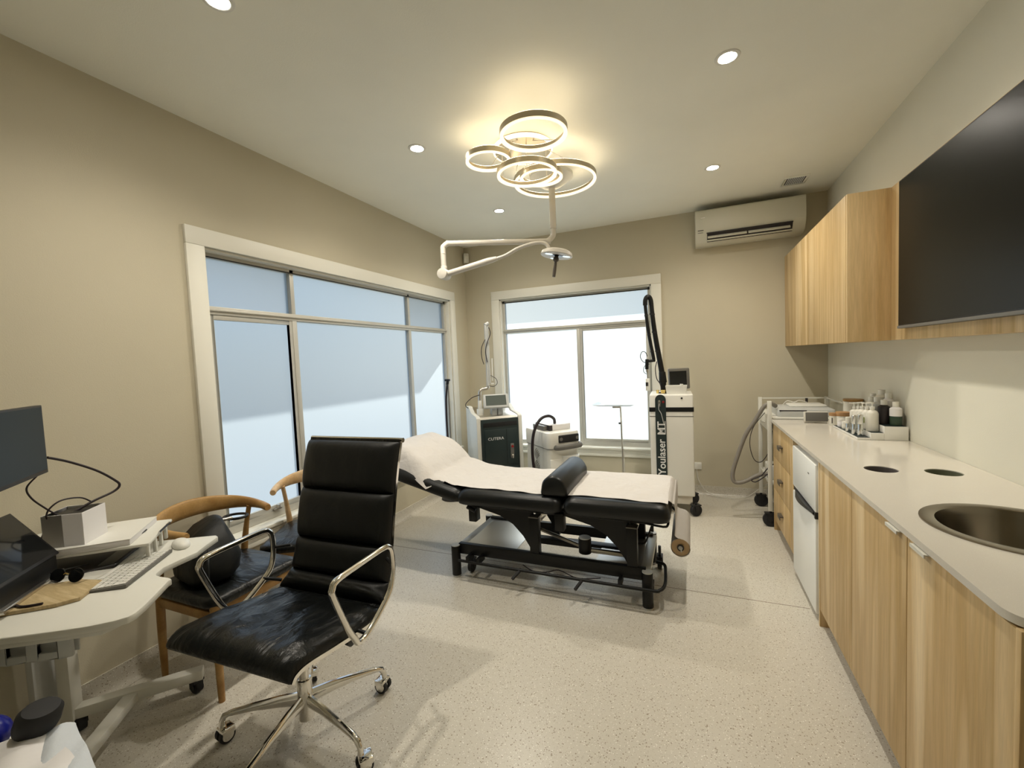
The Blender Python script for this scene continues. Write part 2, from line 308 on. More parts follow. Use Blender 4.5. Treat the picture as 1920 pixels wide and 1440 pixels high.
def window(name, axis):
    """axis 'x': in the left wall (outside is -x); 'y': in the back wall (outside is +y). u runs along the wall, d is depth into the wall."""
    wn = bpy.data.objects.new(name, None); C.objects.link(wn); struct(wn)
    u0, u1, z0, z1 = W1 if axis == 'x' else W2
    P = (lambda u, d, z: (XL-d, u, z)) if axis == 'x' else (lambda u, d, z: (u, YB+d, z))
    wn.location = P(u0, 0, z0); off = V(wn.location)
    def BB(g, a, b): return g.bb(tuple(V(P(*a))-off), tuple(V(P(*b))-off))
    T, W_ = -.022, .10
    # architrave with a raised outer bead
    g = G(); BB(g, (u0-W_, T, z1), (u1+W_, -.0, z1+W_)); g.done('architrave', 'trim', wn, .004)
    g = G(); BB(g, (u0-W_, T, z0-.01), (u0, -.0, z1)); g.done('architrave', 'trim', wn, .004)
    g = G(); BB(g, (u1, T, z0-.01), (u1+W_, -.0, z1)); g.done('architrave', 'trim', wn, .004)
    g = G()
    for k, (t, a, b) in enumerate(((-.028, .0, .022), (-.020, .022, .05), (-.026, .05, .078))): BB(g, (u0-W_, t, z0-.012-b), (u1+W_, -.0, z0-.012-a))
    g.done('apron', 'trim', wn, .003)
    g = G(); BB(g, (u0-W_, -.045, z0-.012), (u1+W_, .055, z0+.012)); g.done('window_sill', 'trim', wn, .005)
    # reveals
    g = G(); BB(g, (u0, 0, z0), (u0+.014, .075, z1)); BB(g, (u1-.014, 0, z0), (u1, .075, z1)); BB(g, (u0, 0, z1-.014), (u1, .075, z1)); g.done('reveal', 'trim', wn, .002)
    # aluminium frame
    a0, a1, b0, b1 = u0+.014, u1-.014, z0+.012, z1-.014
    rail = 1.842 if axis == 'x' else 1.822
    mull = [2.275, 3.652] if axis == 'x' else [-1.165]
    g = G(); D0, D1 = .055, .105
    BB(g, (a0, D0, b0), (a0+.028, D1, b1)); BB(g, (a1-.028, D0, b0), (a1, D1, b1)); BB(g, (a0, D0, b1-.022), (a1, D1, b1)); BB(g, (a0, D0, b0), (a1, D1, b0+.045))
    g.done('window_frame', 'alu', wn, .002)
    g = G(); BB(g, (a0, D0-.004, rail-.026), (a1, D1, rail+.022)); BB(g, (a0, D0-.014, rail-.006), (a1, D0, rail+.006)); g.done('transom', 'alu', wn, .002)
    for m_ in mull:
        g = G(); BB(g, (m_-.019, D0-.002, b0), (m_+.019, D1, rail)); 
        if axis == 'x': BB(g, (m_-.016, D0, rail), (m_+.016, D1, b1))
        g.done('mullion', 'alu', wn, .002)
    us = [a0] + mull + [a1]
    def pane(ua, ub, za, zb, d=.086):
        g = G(); vs = [g.bm.verts.new(V(P(u, d, z))-off) for u, z in ((ua, za), (ub, za), (ub, zb), (ua, zb))]; g.bm.faces.new(vs); return g.done('pane', 'frost', wn)
    for i in range(len(us)-1): pane(us[i], us[i+1], b0+.02, rail)
    if axis == 'x':
        for i in range(len(us)-1): pane(us[i], us[i+1], rail, b1)
        sash = (a0+.026, 2.262)
    else:
        pane(a0, a1, rail, b1); sash = (-1.148, a1-.026)
    g = G(); s0, s1 = sash; zt = rail-.026; zb = b0+.04
    BB(g, (s0, .058, zb), (s0+.03, .082, zt)); BB(g, (s1-.03, .058, zb), (s1, .082, zt)); BB(g, (s0+.03, .058, zb), (s1-.03, .082, zb+.04)); BB(g, (s0+.03, .058, zt-.03), (s1-.03, .082, zt))
    g.done('sliding_sash', 'alu', wn, .002)
    if axis == 'x':
        g = G(); BB(g, (2.0, .03, b0+.052), (2.05, .06, b0+.062)); BB(g, (2.02, .02, b0+.06), (2.03, .05, b0+.085)); g.done('latch', 'steel', wn)
    return wn
window('window_1', 'x'); window('window_2', 'y')
# outside: ground, and the roof overhang that shades the upper glass
struct(G().bb((-14, -8, -.35), (8, 16, -.25)).done('ground', 'concrete'))
struct(G().bb((XL-1.006, YF-.9, 2.51), (XL-.125, 5.71, 2.60)).bb((XL-.125, YB+.125, 2.51), (XR+1, 5.71, 2.60)).done('ceiling_eave', 'eave'))
# dark reveal edge above each pane is the gasket
for a, b in (((XL-.056, 1.66, 2.150), (XL-.052, 4.34, 2.156)), ((-2.085, YB+.050, 2.158), (-.375, YB+.055, 2.168))): struct(G().bb(a, b).done('trim_2', 'gasket'))

# ---------------- ceiling fittings ----------------
def downlight(x, y, label=None):
    r = root('ceiling_downlight', label, 'ceiling light', (x, y, ZC), group='recessed downlights in the ceiling')
    G().lathe([(.040, -.004), (.046, -.006), (.056, -.003), (.058, 0), (.040, 0)], cap=False).done('trim_ring', 'white', r)
    G().lathe([(.0, -.003), (.041, -.003), (.041, -.001), (.0, -.001)], cap=False).done('lens', 'lamp', r)
    ld = bpy.data.lights.new('downlight_beam', 'SPOT'); ld.energy = DOWN; ld.color = (1, .925, .80); ld.spot_size = math.radians(150); ld.spot_blend = 1.0; ld.shadow_soft_size = .04
    lo_ = bpy.data.objects.new('downlight_beam', ld); C.objects.link(lo_); lo_.parent = r; lo_.location = (0, 0, -.045)
    return r
downlight(-1.622, 1.174, 'round white downlight cut off by the top edge, nearest on the left')
downlight(-1.616, 2.456, 'round lit downlight in the ceiling left of the ring chandelier')
downlight(-1.624, 3.787, 'smallest round downlight, deepest in the room above the surgical lamp arm')
downlight(.190, 3.734, 'round lit downlight in the ceiling left of the wall air conditioner')
downlight(.195, 2.403, 'largest round lit downlight, right of the ring chandelier near the top')


r = root('ring_chandelier', 'chandelier of glowing champagne rings on a round ceiling canopy', 'chandelier', (-.99, 2.75, ZC))
o0 = V((-.99, 2.75, ZC))
G().lathe([(.0, -.001), (.185, -.001), (.185, -.035), (.0, -.035)], cap=False).done('canopy', 'ringm', r)
G().lathe([(.186, -.012), (.196, -.012), (.196, -.036), (.186, -.036), (.186, -.012)], cap=False, n=64).done('canopy_glow', 'glowc', r)
rings = [(-.758, 2.283, 2.68, .184), (-1.143, 2.527, 2.72, .143), (-.916, 2.60, 2.62, .188), (-.867, 3.055, 2.73, .293), (-.88, 2.78, 2.66, .141)]
for x, y, z, R_ in rings:
    c = V((x, y, z)) - o0
    b = G().lathe([(R_, -.0), (R_, .030), (R_-.012, .030), (R_-.012, .008), (R_-.006, .0), (R_, 0)], c, 72, cap=False).done('ring', 'ringm', r)
    G().lathe([(R_-.001, -.001), (R_-.001, -.006), (R_-.019, -.006), (R_-.021, .006), (R_-.013, .008), (R_-.007, -.001), (R_-.001, -.001)], c, 72, cap=False).done('diffuser', 'glow', b)
    G().lathe([(R_-.002, .0305), (R_-.010, .0305), (R_-.010, .0315), (R_-.002, .0315), (R_-.002, .0305)], c, 72, cap=False).done('added_upfill_strip', 'upfill', b)  # added emitter hidden on top of each ring, brightens the ceiling
    nearest = V((0-c.x, 0-c.y, 0)); dd = nearest.normalized() if nearest.length > 1e-3 else V((1, 0, 0))
    for k in (-1, 1):
        q = Matrix.Rotation(k*.9, 3, 'Z') @ dd
        p = c + q*(R_-.006) + V((0, 0, .030))
        if (V((p.x, p.y))).length > .17: q2 = V((p.x, p.y, 0)).normalized()*.15; top = V((q2.x, q2.y, -.034))
        else: top = V((p.x, p.y, -.034))
        G().cyl(p, top, .0028, n=8).done('suspension_rod', 'steel', r)

# surgical lamp
r = root('surgical_lamp', 'white jointed surgical lamp arm hanging from a domed ceiling plate', 'medical lamp', (-.955, 3.27, ZC))
o0 = V((-.955, 3.27, ZC)); loc = lambda *p: tuple(V(p)-o0)
G().lathe([(.0, 0), (.165, 0), (.165, -.022), (.150, -.034), (.075, -.085), (.032, -.10), (.0, -.10)], cap=False, n=40).done('ceiling_plate', 'lgrey', r)
G().cyl(loc(-.955, 3.27, 2.78), loc(-.955, 3.27, 2.47), .0245).cyl(loc(-.955, 3.27, 2.50), loc(-.955, 3.27, 2.494), .0262).done('drop_tube', 'lampm', r)
el = (-1.715, 2.885)
dxy = V((el[0]+.955, el[1]-3.27, 0)).normalized()
p = [V((-.955, 3.27, 2.48)), V((-.955, 3.27, 2.43)), V((-.955, 3.27, 2.405))+dxy*.012, V((-.955, 3.27, 2.380))+dxy*.045, V((-.955, 3.27, 2.376))+dxy*.09]
q = [V((el[0], el[1], 2.376))-dxy*.09, V((el[0], el[1], 2.376))-dxy*.04, V((el[0], el[1], 2.355))-dxy*.008, V((el[0], el[1], 2.33)), V((el[0], el[1], 2.19))]
G().tube([v-o0 for v in p+q], .0205, 14, sm=5).cyl(loc(el[0], el[1], 2.30), loc(el[0], el[1], 2.296), .022).done('upper_arm', 'lampm', r)
hub = V((el[0], el[1], 2.145))
hd = V((-.865, 2.95, 2.185))
ax = (hd-hub); ax.z = 0; side = V((ax.y, -ax.x, 0)).normalized()
G().cyl(hub+side*.045-o0, hub-side*.045-o0, .040, n=28).cyl(hub-o0+V((0, 0, .06)), hub-o0+V((0, 0, .02)), .024).done('elbow_joint', 'lampm', r, .003)
u = ax.normalized()
A = [hub+u*.02, hub+u*.15+V((0, 0, .022)), hub+u*.36+V((0, 0, .060))]
G().tube([v-o0 for v in A], lambda t: .0225, 14, sm=5).cyl(A[-1]-o0, A[-1]+u*.07+V((0, 0, .010))-o0, .0225, .016).done('spring_arm', 'lampm', r)
B = [A[-1]+u*.07+V((0, 0, .010)), hub+u*.50+V((0, 0, .085)), hub+u*.60+V((0, 0, .125)), hub+u*.72+V((0, 0, .145)), hub+u*.80+V((0, 0, .13)), hd-u*.02+V((0, 0, .02))]
G().tube([v-o0 for v in B], .0125, 12, sm=5).done('lamp_yoke', 'lampm', r)
Mh = Matrix.Translation(hd+V((0.02, 0, 0))-o0) @ Matrix.Rotation(.16, 4, 'Y') @ Matrix.Rotation(-.05, 4, 'X')
hh = G().lathe([(.0, .036), (.085, .034), (.105, .022), (.112, .0), (.108, -.004), (.0, -.004)], Mx=Mh, n=40, cap=False).done('lamp_head', 'lampm', r)
G().lathe([(.0, -.006), (.050, -.006), (.054, -.004), (.0, -.004)], Mx=Mh, n=32, cap=False).done('lens', 'screen', hh)
for k in range(3):
    a = k*2*PI/3; G().lathe([(.0, -.0065), (.028, -.0065), (.030, -.003), (.0, -.003)], (.072*math.cos(a), .072*math.sin(a), 0), Mx=Mh, n=20, cap=False).done('led_lens', 'chrome', hh)
G().lathe([(.0, -.15), (.011, -.148), (.012, -.10), (.009, -.045), (.019, -.035), (.02, -.022), (.012, -.005), (.0, -.004)], Mx=Mh, n=18, cap=False).done('sterile_handle', 'handle', r)

# ceiling vent, corner sensor
r = root('ceiling_vent', 'small square exhaust grille in the ceiling above the air conditioner', 'ceiling vent', (.845, 4.355, ZC))
G().bb((-.09, -.105, -.006), (.09, -.078, 0)).bb((-.09, .078, -.006), (.09, .105, 0)).bb((-.09, -.078, -.006), (-.07, .078, 0)).bb((.07, -.078, -.006), (.09, .078, 0)).done('frame', 'ceil', r, .002)
G().bb((-.07, -.078, -.002), (.07, .078, -.0005)).done('backing', 'ltxt', r)
for k in range(9): G().box((-.056+k*.014, 0, -.004), (.008, .156, .003), ry=.5).done('slat', 'lgrey', r)
r = root('motion_sensor', 'small white alarm sensor high in the left back corner', 'sensor', (-2.50, 4.735, 2.735))
G().box((0, 0, 0), (.062, .045, .115), rz=PI/4).done('body', 'white', r, .008)
G().box((.016, -.016, .015), (.046, .012, .05), rz=PI/4).done('lens', 'trim', r, .004)

# air conditioner
r = root('air_conditioner', 'white wall-mounted split air conditioner with open louvre', 'air conditioner', (.52, YB, 2.50))
prof = [(0, .0), (0, .315), (-.20, .315), (-.218, .300), (-.222, .12), (-.212, .085), (-.165, .022), (-.12, .0)]
g = G(); g.loops([[(x, y, z) for y, z in prof] for x in (-.447, .450)]); g.done('casing', 'acw', r, .006, 2)
g = G(); g.beam((-.35, -.208, .055), (.345, -.208, .055), .006, .072); 
mo = G().loops([[(x, -.216, .085), (x, -.165, .018), (x, -.161, .022), (x, -.205, .088)] for x in (-.345, .35)]).done('air_outlet', 'ltxt', r)
for (a, b) in ((-.34, -.012), (.0, .33)): G().box(((a+b)/2, -.214, .052), (b-a, .030, .007), rx=.9).done('louvre', 'acw', r, .002)
G().box((0, -.226, .088), (.70, .012, .010)).done('louvre', 'ltxt', r, .002)
G().box((.0, -.206, .022), (.69, .010, .012), rx=-.6).done('louvre', 'acw', r, .002)
G().bb((-.425, -.2245, .118), (-.375, -.2215, .124)).done('badge', 'ltxt', r); G().bb((-.40, -.2245, .232), (-.36, -.2218, .240)).done('badge', 'chrome', r)
G().bb((-.425, -.221, .098), (-.38, -.2165, .101)).done('badge', 'grey', r)

# ---------------- right-hand joinery ----------------
def grip(g_, y, z): pass
r = root('drawer_cabinet', 'oak drawer unit with three dark bar handles at the far end of the worktop', 'cabinet', (.62, 3.62, 0))
def L_(g, a, b, o): return g.bb(tuple(V(a)-V(o)), tuple(V(b)-V(o)))
o = (.62, 3.62, 0)
g = G(); L_(g, (.632, 3.27, .10), (1.17, 3.985, .878), o); g.done('body', 'wood', r)
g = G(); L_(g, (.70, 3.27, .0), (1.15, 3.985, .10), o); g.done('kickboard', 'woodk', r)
g = G(); L_(g, (.612, 3.967, .0), (.70, 3.985, .878), o); g.done('side_panel', 'wood', r)
for z0, z1 in ((.10, .352), (.356, .608), (.612, .866)):
    g = G(); L_(g, (.612, 3.36, z0), (.631, 3.963, z1), o); dr = g.done('drawer', 'wood', r, .001)
    g = G(); L_(g, (.590, 3.60, z1-.125), (.613, 3.69, z1-.115), o); L_(g, (.588, 3.60, z1-.145), (.592, 3.69, z1-.115), o); g.done('handle', 'handle', dr, .002)
g = G(); L_(g, (.612, 3.27, .10), (.631, 3.357, .866), o); g.done('filler_panel', 'wood', r, .001)
r = root('base_cabinet', 'oak base cabinet run with flat doors under the sink', 'cabinet', (.62, 1.95, 0)); o = (.62, 1.95, 0)
g = G()
L_(g, (.632, 1.17, .09), (.65, 2.62, .878), o); L_(g, (1.15, 1.17, .09), (1.17, 2.62, .878), o); L_(g, (.65, 1.17, .09), (1.15, 2.62, .11), o); L_(g, (.65, 2.60, .0), (1.15, 2.618, .878), o); L_(g, (.65, 1.17, .0), (1.15, 1.19, .878), o)
g.done('body', 'wood', r)
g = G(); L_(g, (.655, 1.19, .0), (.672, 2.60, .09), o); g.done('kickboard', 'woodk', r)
g = G(); L_(g, (.606, 2.622, .0), (1.15, 2.64, .878), o); g.done('side_panel', 'wood', r, .001)
for y0, y1 in ((2.148, 2.619), (1.656, 2.144), (1.175, 1.652)):
    g = G(); L_(g, (.608, y0, .092), (.628, y1, .872), o); dd_ = g.done('door', 'wood', r, .0012)
    yy = y0+.03 if y0 > 1.6 and y0 < 2 else y1-.14
    if y0 < 2.1: g = G(); L_(g, (.594, yy, .873), (.622, yy+.085, .876), o); L_(g, (.592, yy, .866), (.595, yy+.085, .8765), o); g.done('finger_pull', 'wmetal', dd_)
g = G(); L_(g, (.606, 1.155, .0), (1.17, 1.172, .878), o); g.done('side_panel', 'wood', r, .001)

# worktop: slab with rounded front corner and three round cut-outs
SK = (.905, 1.725, .222); HO = [(.796, 2.425, .062), (1.012, 2.418, .062)]
g = G(); bm = g.bm
outer = [(.600, 3.992), (.600, 1.215)] + [(.600+.065*(1-math.cos(t)), 1.215-.065*math.sin(t)) for t in [PI/2*k/8 for k in range(1, 9)]] + [(XR-.002, 1.150), (XR-.002, 3.992)]
def edge_loop(pts, z):
    vs = [bm.verts.new((x, y, z)) for x, y in pts]; return vs, [bm.edges.new((vs[i], vs[(i+1) % len(vs)])) for i in range(len(vs))]
circ = lambda c, n=48: [(c[0]+c[2]*math.cos(2*PI*k/n), c[1]+c[2]*math.sin(2*PI*k/n)) for k in range(n)]
LV = []
for z in (.880, .900):
    es = []; vv = []
    for pts in [outer, circ(SK), circ(HO[0], 32), circ(HO[1], 32)]:
        v_, e_ = edge_loop(pts, z); es += e_; vv.append(v_)
    bmesh.ops.triangle_fill(bm, use_beauty=True, use_dissolve=False, edges=es); LV.append(vv)
for a, b in zip(LV[0], LV[1]):
    for i in range(len(a)): bm.faces.new((a[i], a[(i+1) % len(a)], b[(i+1) % len(a)], b[i]))
# remove any fill over the cut-outs
kill = [f for f in bm.faces if abs(f.normal.z) > .9 or f.normal.length == 0]
bm.normal_update()
kill = []
for f in bm.faces:
    if abs(f.normal.z) > .9:
        c = f.calc_center_median()
        for k in [SK]+HO:
            if all((math.hypot(v.co.x-k[0], v.co.y-k[1]) < k[2]*1.001) for v in f.verts): kill.append(f)
bmesh.ops.delete(bm, geom=list(set(kill)), context='FACES_ONLY')
r = tag(g.done('worktop', 'stone', None, ang=30), 'long pale speckled stone worktop with round cut-outs along the right wall', 'worktop')
for k, (c, lb) in enumerate(zip(HO, ('round bin chute in the worktop, nearer the front edge', 'round bin chute in the worktop, nearer the wall'))):
    q = G().lathe([(c[2]-.001, -.001), (c[2]-.003, -.001), (c[2]-.003, -.14), (.0, -.14), (.0, -.143), (c[2]-.001, -.143), (c[2]-.001, -.001)], (c[0], c[1], .898), 36, cap=False).done('bin_chute', 'bin' if k == 0 else 'chute', None)
    tag(q, lb, 'bin chute', 'bin chutes in the worktop')
r = root('sink', 'round stainless steel basin set into the worktop', 'sink', (SK[0], SK[1], .90))
G().lathe([(.228, .0), (.228, .004), (.200, .006), (.190, .002), (.184, -.02), (.165, -.12), (.14, -.155), (.09, -.17), (.0, -.172), (.0, -.176), (.10, -.174), (.15, -.158), (.175, -.12), (.205, -.01), (.215, .0)], n=56, cap=False).done('basin', 'basin', r)
G().lathe([(.0, -.168), (.030, -.168), (.034, -.171), (.0, -.171)], cap=False).done('drain', 'chrome', r)

# fridge
r = root('mini_fridge', 'white two-door bar fridge tucked under the worktop', 'fridge', (.60, 2.93, 0)); o = (.60, 2.93, 0)
g = G(); L_(g, (.655, 2.675, .03), (1.12, 3.215, .855), o); g.done('body', 'fridgeg', r, .004)
g = G(); L_(g, (.600, 2.675, .588), (.653, 3.215, .848), o); up_ = g.done('freezer_door', 'fridge', r, .008)
g = G(); L_(g, (.600, 2.675, .035), (.653, 3.215, .560), o); lo = g.done('fridge_door', 'fridge', r, .008)
g = G(); L_(g, (.606, 2.677, .561), (.652, 3.213, .587), o); g.done('door_gap', 'black', r)
g = G()
g.loops([[(-.006-.014*math.sin(PI*t), 2.70+.42*t-2.93, .562+.012*math.cos(PI*t)-.012*t), (-.006-.014*math.sin(PI*t), 2.70+.42*t-2.93, .585), (.01, 2.70+.42*t-2.93, .585), (.01, 2.70+.42*t-2.93, .560)] for t in [k/10 for k in range(11)]])
g.done('handle', 'black', r)
g = G(); L_(g, (.598, 2.672, .556), (.655, 2.69, .592), o); g.done('hinge', 'black', r, .002)
g = G(); L_(g, (.5985, 2.80, .765), (.6, 2.825, .772), o); g.done('badge', 'grey', r)
for y in (2.70, 3.18): G().cyl((.09, y-2.93, 0), (.09, y-2.93, .031), .014).done('foot', 'grey', r)

# wall cupboard, tv panel, tv
r = root('wall_cupboard', 'oak wall cupboard above the worktop with bare side panel', 'cupboard', (1.0, 3.9, 1.489)); o = (1.0, 3.9, 1.489)
g = G(); L_(g, (.860, 3.066, 1.491), (XR-.002, YB-.003, 2.324), o); g.done('body', 'wood', r)
g = G(); L_(g, (.842, 3.046, 1.489), (XR-.002, 3.064, 2.326), o); g.done('side_panel', 'wood', r, .001)
for y0, y1 in ((3.068, 3.925), (3.929, YB-.004)):
    g = G(); L_(g, (.840, y0, 1.489), (.858, y1, 2.326), o); g.done('door', 'wood', r, .001)
r = tag(G().bb((1.042, 1.05, 1.489), (XR-.002, 3.044, 2.326)).done('tv_backing_panel', 'wood', None, .001), 'oak backing panel framing the wall television', 'wall panel')
r = root('television', 'large black flat television mounted on the oak panel', 'television', (1.03, 2.1, 1.92)); o = (1.03, 2.1, 1.92)
g = G(); L_(g, (1.008, 1.36, 1.546), (1.042, 2.858, 2.297), o); g.done('casing', 'black', r, .002)
g = G(); L_(g, (1.005, 1.37, 1.566), (1.009, 2.848, 2.289), o); g.done('screen', 'tvs', r)
g = G(); L_(g, (1.003, 1.36, 1.546), (1.009, 2.858, 1.560), o); g.done('bezel', 'grey', r, .002)
# outlet
r = root('power_outlet', 'white double power point low on the back wall behind the tall laser', 'power outlet', (.035, YB, .30))
G().bb((-.058, -.010, -.036), (.058, -.0, .036)).done('plate', 'white', r, .003)
for x in (-.028, .028): G().bb((x-.008, -.013, .012), (x+.008, -.009, .024)).done('switch', 'trim', r)
r = tag(G().tube([(.045, 4.765, .27), (.06, 4.755, .16), (.12, 4.74, .06), (.21, 4.71, .02), (.33, 4.69, .012), (.42, 4.69, .02), (.50, 4.66, .05), (.60, 4.60, .16), (.66, 4.5, .24)], .0035, 8).done('power_lead', 'wcable'), 'thin white power cord along the foot of the back wall', 'cord')

# ---------------- treatment bed ----------------
bx, by = -.88, 2.81
r = root('treatment_bed', 'black motorised treatment bed with raised head section in mid-room', 'treatment bed', (bx, by, 0)); o = (bx, by, 0)
LL = lambda g, a, b: g.bb(tuple(V(a)-V(o)), tuple(V(b)-V(o)))
P_ = lambda *p: tuple(V(p)-V(o))
YN, YFa = 2.515, 3.10
for (x, y) in ((-1.515, YN), (-.25, YN), (-1.535, YFa), (-.27, YFa)):
    l = G().cyl(P_(x, y, .012), P_(x, y, .215), .031, n=28).done('leg', 'blackm', r, .002)
    G().cyl(P_(x, y, 0), P_(x, y, .013), .028, n=24).done('foot', 'lgrey', l); G().cyl(P_(x, y, .215), P_(x, y, .220), .0295, n=24).done('cap', 'lgrey', l)
def caster(x, y, rr, par, off, z=0, wdt=.026, dual=False, cover='black', stem=.05, ang=0):
    cx, cy = math.cos(ang), math.sin(ang)
    g = G(); g.cyl(off(x-cy*wdt/2, y+cx*wdt/2, rr+z), off(x+cy*wdt/2, y-cx*wdt/2, rr+z), rr, n=24); wv = g.done('caster_wheel', 'rubber', par, .004)
    g = G()
    g.box(off(x, y, rr*1.9+z), (rr*1.5, wdt*1.5, .010), rz=ang); g.box(off(x-cy*wdt*.7, y+cx*wdt*.7, rr*1.4+z), (rr*.8, .004, rr*1.1), rz=ang); g.box(off(x+cy*wdt*.7, y-cx*wdt*.7, rr*1.4+z), (rr*.8, .004, rr*1.1), rz=ang)
    g.cyl(off(x, y, rr*1.9+z), off(x, y, rr*1.9+stem+z), .010, n=12); g.cyl(off(x-cy*wdt*.75, y+cx*wdt*.75, rr+z), off(x+cy*wdt*.75, y-cx*wdt*.75, rr+z), rr*.25, n=12)
    g.done('fork', cover, wv)
for (x, y) in ((-1.44, 2.60), (-.245, 2.64), (-1.45, 3.03), (-.215, 3.02)): caster(x, y, .047, r, P_, .002, ang=PI/2, stem=.07)
# end beams (bright aluminium) and side rails
for x in (-1.487, -.262):
    G().beam(P_(x, YN+.02, .196), P_(x, YFa-.02, .196), .055, .030).done('end_beam', 'alu', r, .003)
for y in (2.545, 3.065):
    G().beam(P_(-1.50, y, .190), P_(-.26, y, .190), .035, .072).done('side_beam', 'blackm', r, .003)
for x0, x1 in ((-1.46, -1.09), (-.56, -.29)):
    g = G(); LL(g, (x0, 2.56, .205), (x1, 3.05, .211)); g.done('base_plate', 'steel', r)
g = G(); LL(g, (-1.06, 2.78, .18), (-.40, 2.84, .22)); g.done('cross_frame', 'blackm', r, .003)
# pedal rail
G().tube([P_(-1.47, 2.47, .135), P_(-1.2, 2.465, .135), P_(-.6, 2.465, .135), P_(-.24, 2.465, .135), P_(-.18, 2.475, .140), P_(-.155, 2.52, .155), P_(-.155, 2.60, .185), P_(-.165, 2.66, .205), P_(-.21, 2.68, .205)], .0095, 10).done('pedal_rail', 'blackm', r)
for x in (-1.02, -.62): G().cyl(P_(x, 2.475, .135), P_(x-.03, 2.40, .105), .010, n=12).done('pedal', 'rubber', r)
for x in (-1.40, -1.32, -.40): 
    g = G(); LL(g, (x-.010, 2.46, .13), (x+.010, 2.545, .17)); g.done('rail_bracket', 'blackm', r)
# uprights, gussets and lift arms
for x in (-.945, -.335):
    for y in (2.56, 3.02):
        g = G(); LL(g, (x-.030, y-.028, .16), (x+.030, y+.028, .455)); u_ = g.done('upright', 'blackm', r, .003)
        g = G(); LL(g, (x-.032, y-.03, .455), (x+.034, y+.03, .462)); g.done('cap', 'grey', u_)
        poly = [(-.42, .125), (-.30, .125), (-.10, .10), (-.02, .09), (0, .06), (0, -.20), (-.02, -.20), (-.05, -.145), (-.09, -.08), (-.16, -.005), (-.25, .045), (-.42, .09)]
        Mx = Matrix.Translation(P_(x, y+.02, .39)) @ Matrix.Rotation(PI/2, 4, 'X')
        G().prism([(a, b*.95) for a, b in poly], -.006, .006, Mx).done('lift_arm', 'blackm', r)
    g = G(); LL(g, (x-.02, 2.59, .40), (x+.02, 2.99, .45)); g.done('cross_tube', 'steel', r, .003)
# upper frame
for y in (2.58, 3.06):
    g = G(); LL(g, (-1.42, y-.018, .478), (-.24, y+.018, .512)); g.done('upper_rail', 'blackm', r, .003)
for x in (-1.38, -.80, -.26):
    g = G(); LL(g, (x-.02, 2.58, .480), (x+.02, 3.06, .510)); g.done('cross_tube', 'blackm', r, .002)
for x, z0 in ((-1.385, .385), (-.775, .385)):
    g = G(); LL(g, (x-.028, 2.535, z0), (x+.028, 2.60, .50)); g.done('hinge_block', 'blackm', r, .004)
G().tube([P_(-.30, 2.56, .492), P_(-.16, 2.56, .475), P_(-.135, 2.60, .478), P_(-.135, 2.62, .505)], .007, 8, sm=3).done('towel_bar', 'blackm', r)
# motor and actuator
m_ = G().cyl(P_(-.635, 2.62, .235), P_(-.635, 2.62, .330), .040, n=28).done('motor', 'blackm', r, .004)
G().cyl(P_(-.635, 2.62, .330), P_(-.635, 2.62, .335), .037, n=28).done('cap', 'lgrey', m_)
G().cyl(P_(-.66, 2.64, .262), P_(-.98, 2.72, .315), .012).cyl(P_(-.60, 2.63, .25), P_(-.38, 2.66, .235), .016).done('actuator', 'steel', r)
G().tube([P_(-1.02, 2.51, .15), P_(-.95, 2.50, .125), P_(-.86, 2.50, .13), P_(-.78, 2.51, .150), P_(-.66, 2.505, .12), P_(-.52, 2.51, .14)], .003, 6).done('cable', 'cable', r)
G().tube([P_(-.335, 2.70, .30), P_(-.28, 2.72, .30), P_(-.24, 2.74, .40)], .006, 8).box(P_(-.235, 2.74, .40), (.016, .02, .06)).done('lock_lever', 'blackm', r)
# head section support arms
for y in (2.60, 3.04):
    G().beam(P_(-1.36, y, .485), P_(-1.99, y, .610), .016, .022).done('head_support', 'blackm', r, .002)
G().cyl(P_(-1.42, 2.535, .487), P_(-1.36, 2.535, .462), .014).done('knob', 'black', r)
# padded sections
def pad(x0, x1, y0, y1, z0, z1, name, tilt=0, piv=None):
    g = G(); n = 20; w_, d_, h_ = x1-x0, y1-y0, z1-z0; rr = .045
    L = []
    for z, inset in ((0, .030), (.10, .008), (.35, 0), (.6, .004), (.8, .014), (.93, .032), (1.0, .060)):
        a, b = w_/2-inset*.9, d_/2-inset*.6; pts = []
        for cx, cy, s0 in ((1, 1, 0), (-1, 1, 1), (-1, -1, 2), (1, -1, 3)):
            for k in range(7):
                t = (s0+k/6)*PI/2; pts.append(V(((a-rr)*cx+rr*math.cos(t), (b-rr)*cy+rr*math.sin(t), z*h_)))
        L.append(pts)
    if tilt:
        Mx = Matrix.Translation(V(piv)-V(o)) @ Matrix.Rotation(tilt, 4, 'Y') @ Matrix.Translation(-V(piv)) @ Matrix.Translation(((x0+x1)/2, (y0+y1)/2, z0))
    else: Mx = Matrix.Translation(V(((x0+x1)/2, (y0+y1)/2, z0))-V(o))
    g.loops([[Mx @ v for v in l] for l in L]); return g.done(name, 'vinyl', r, ang=60)
pad(-1.475, -.745, 2.47, 3.15, .515, .612, 'seat_cushion')
pad(-.735, -.115, 2.47, 3.15, .515, .618, 'leg_cushion')
TL = .245
pad(-2.30, -1.46, 2.48, 3.14, .515, .600, 'head_cushion', TL, (-1.46, 0, .50))
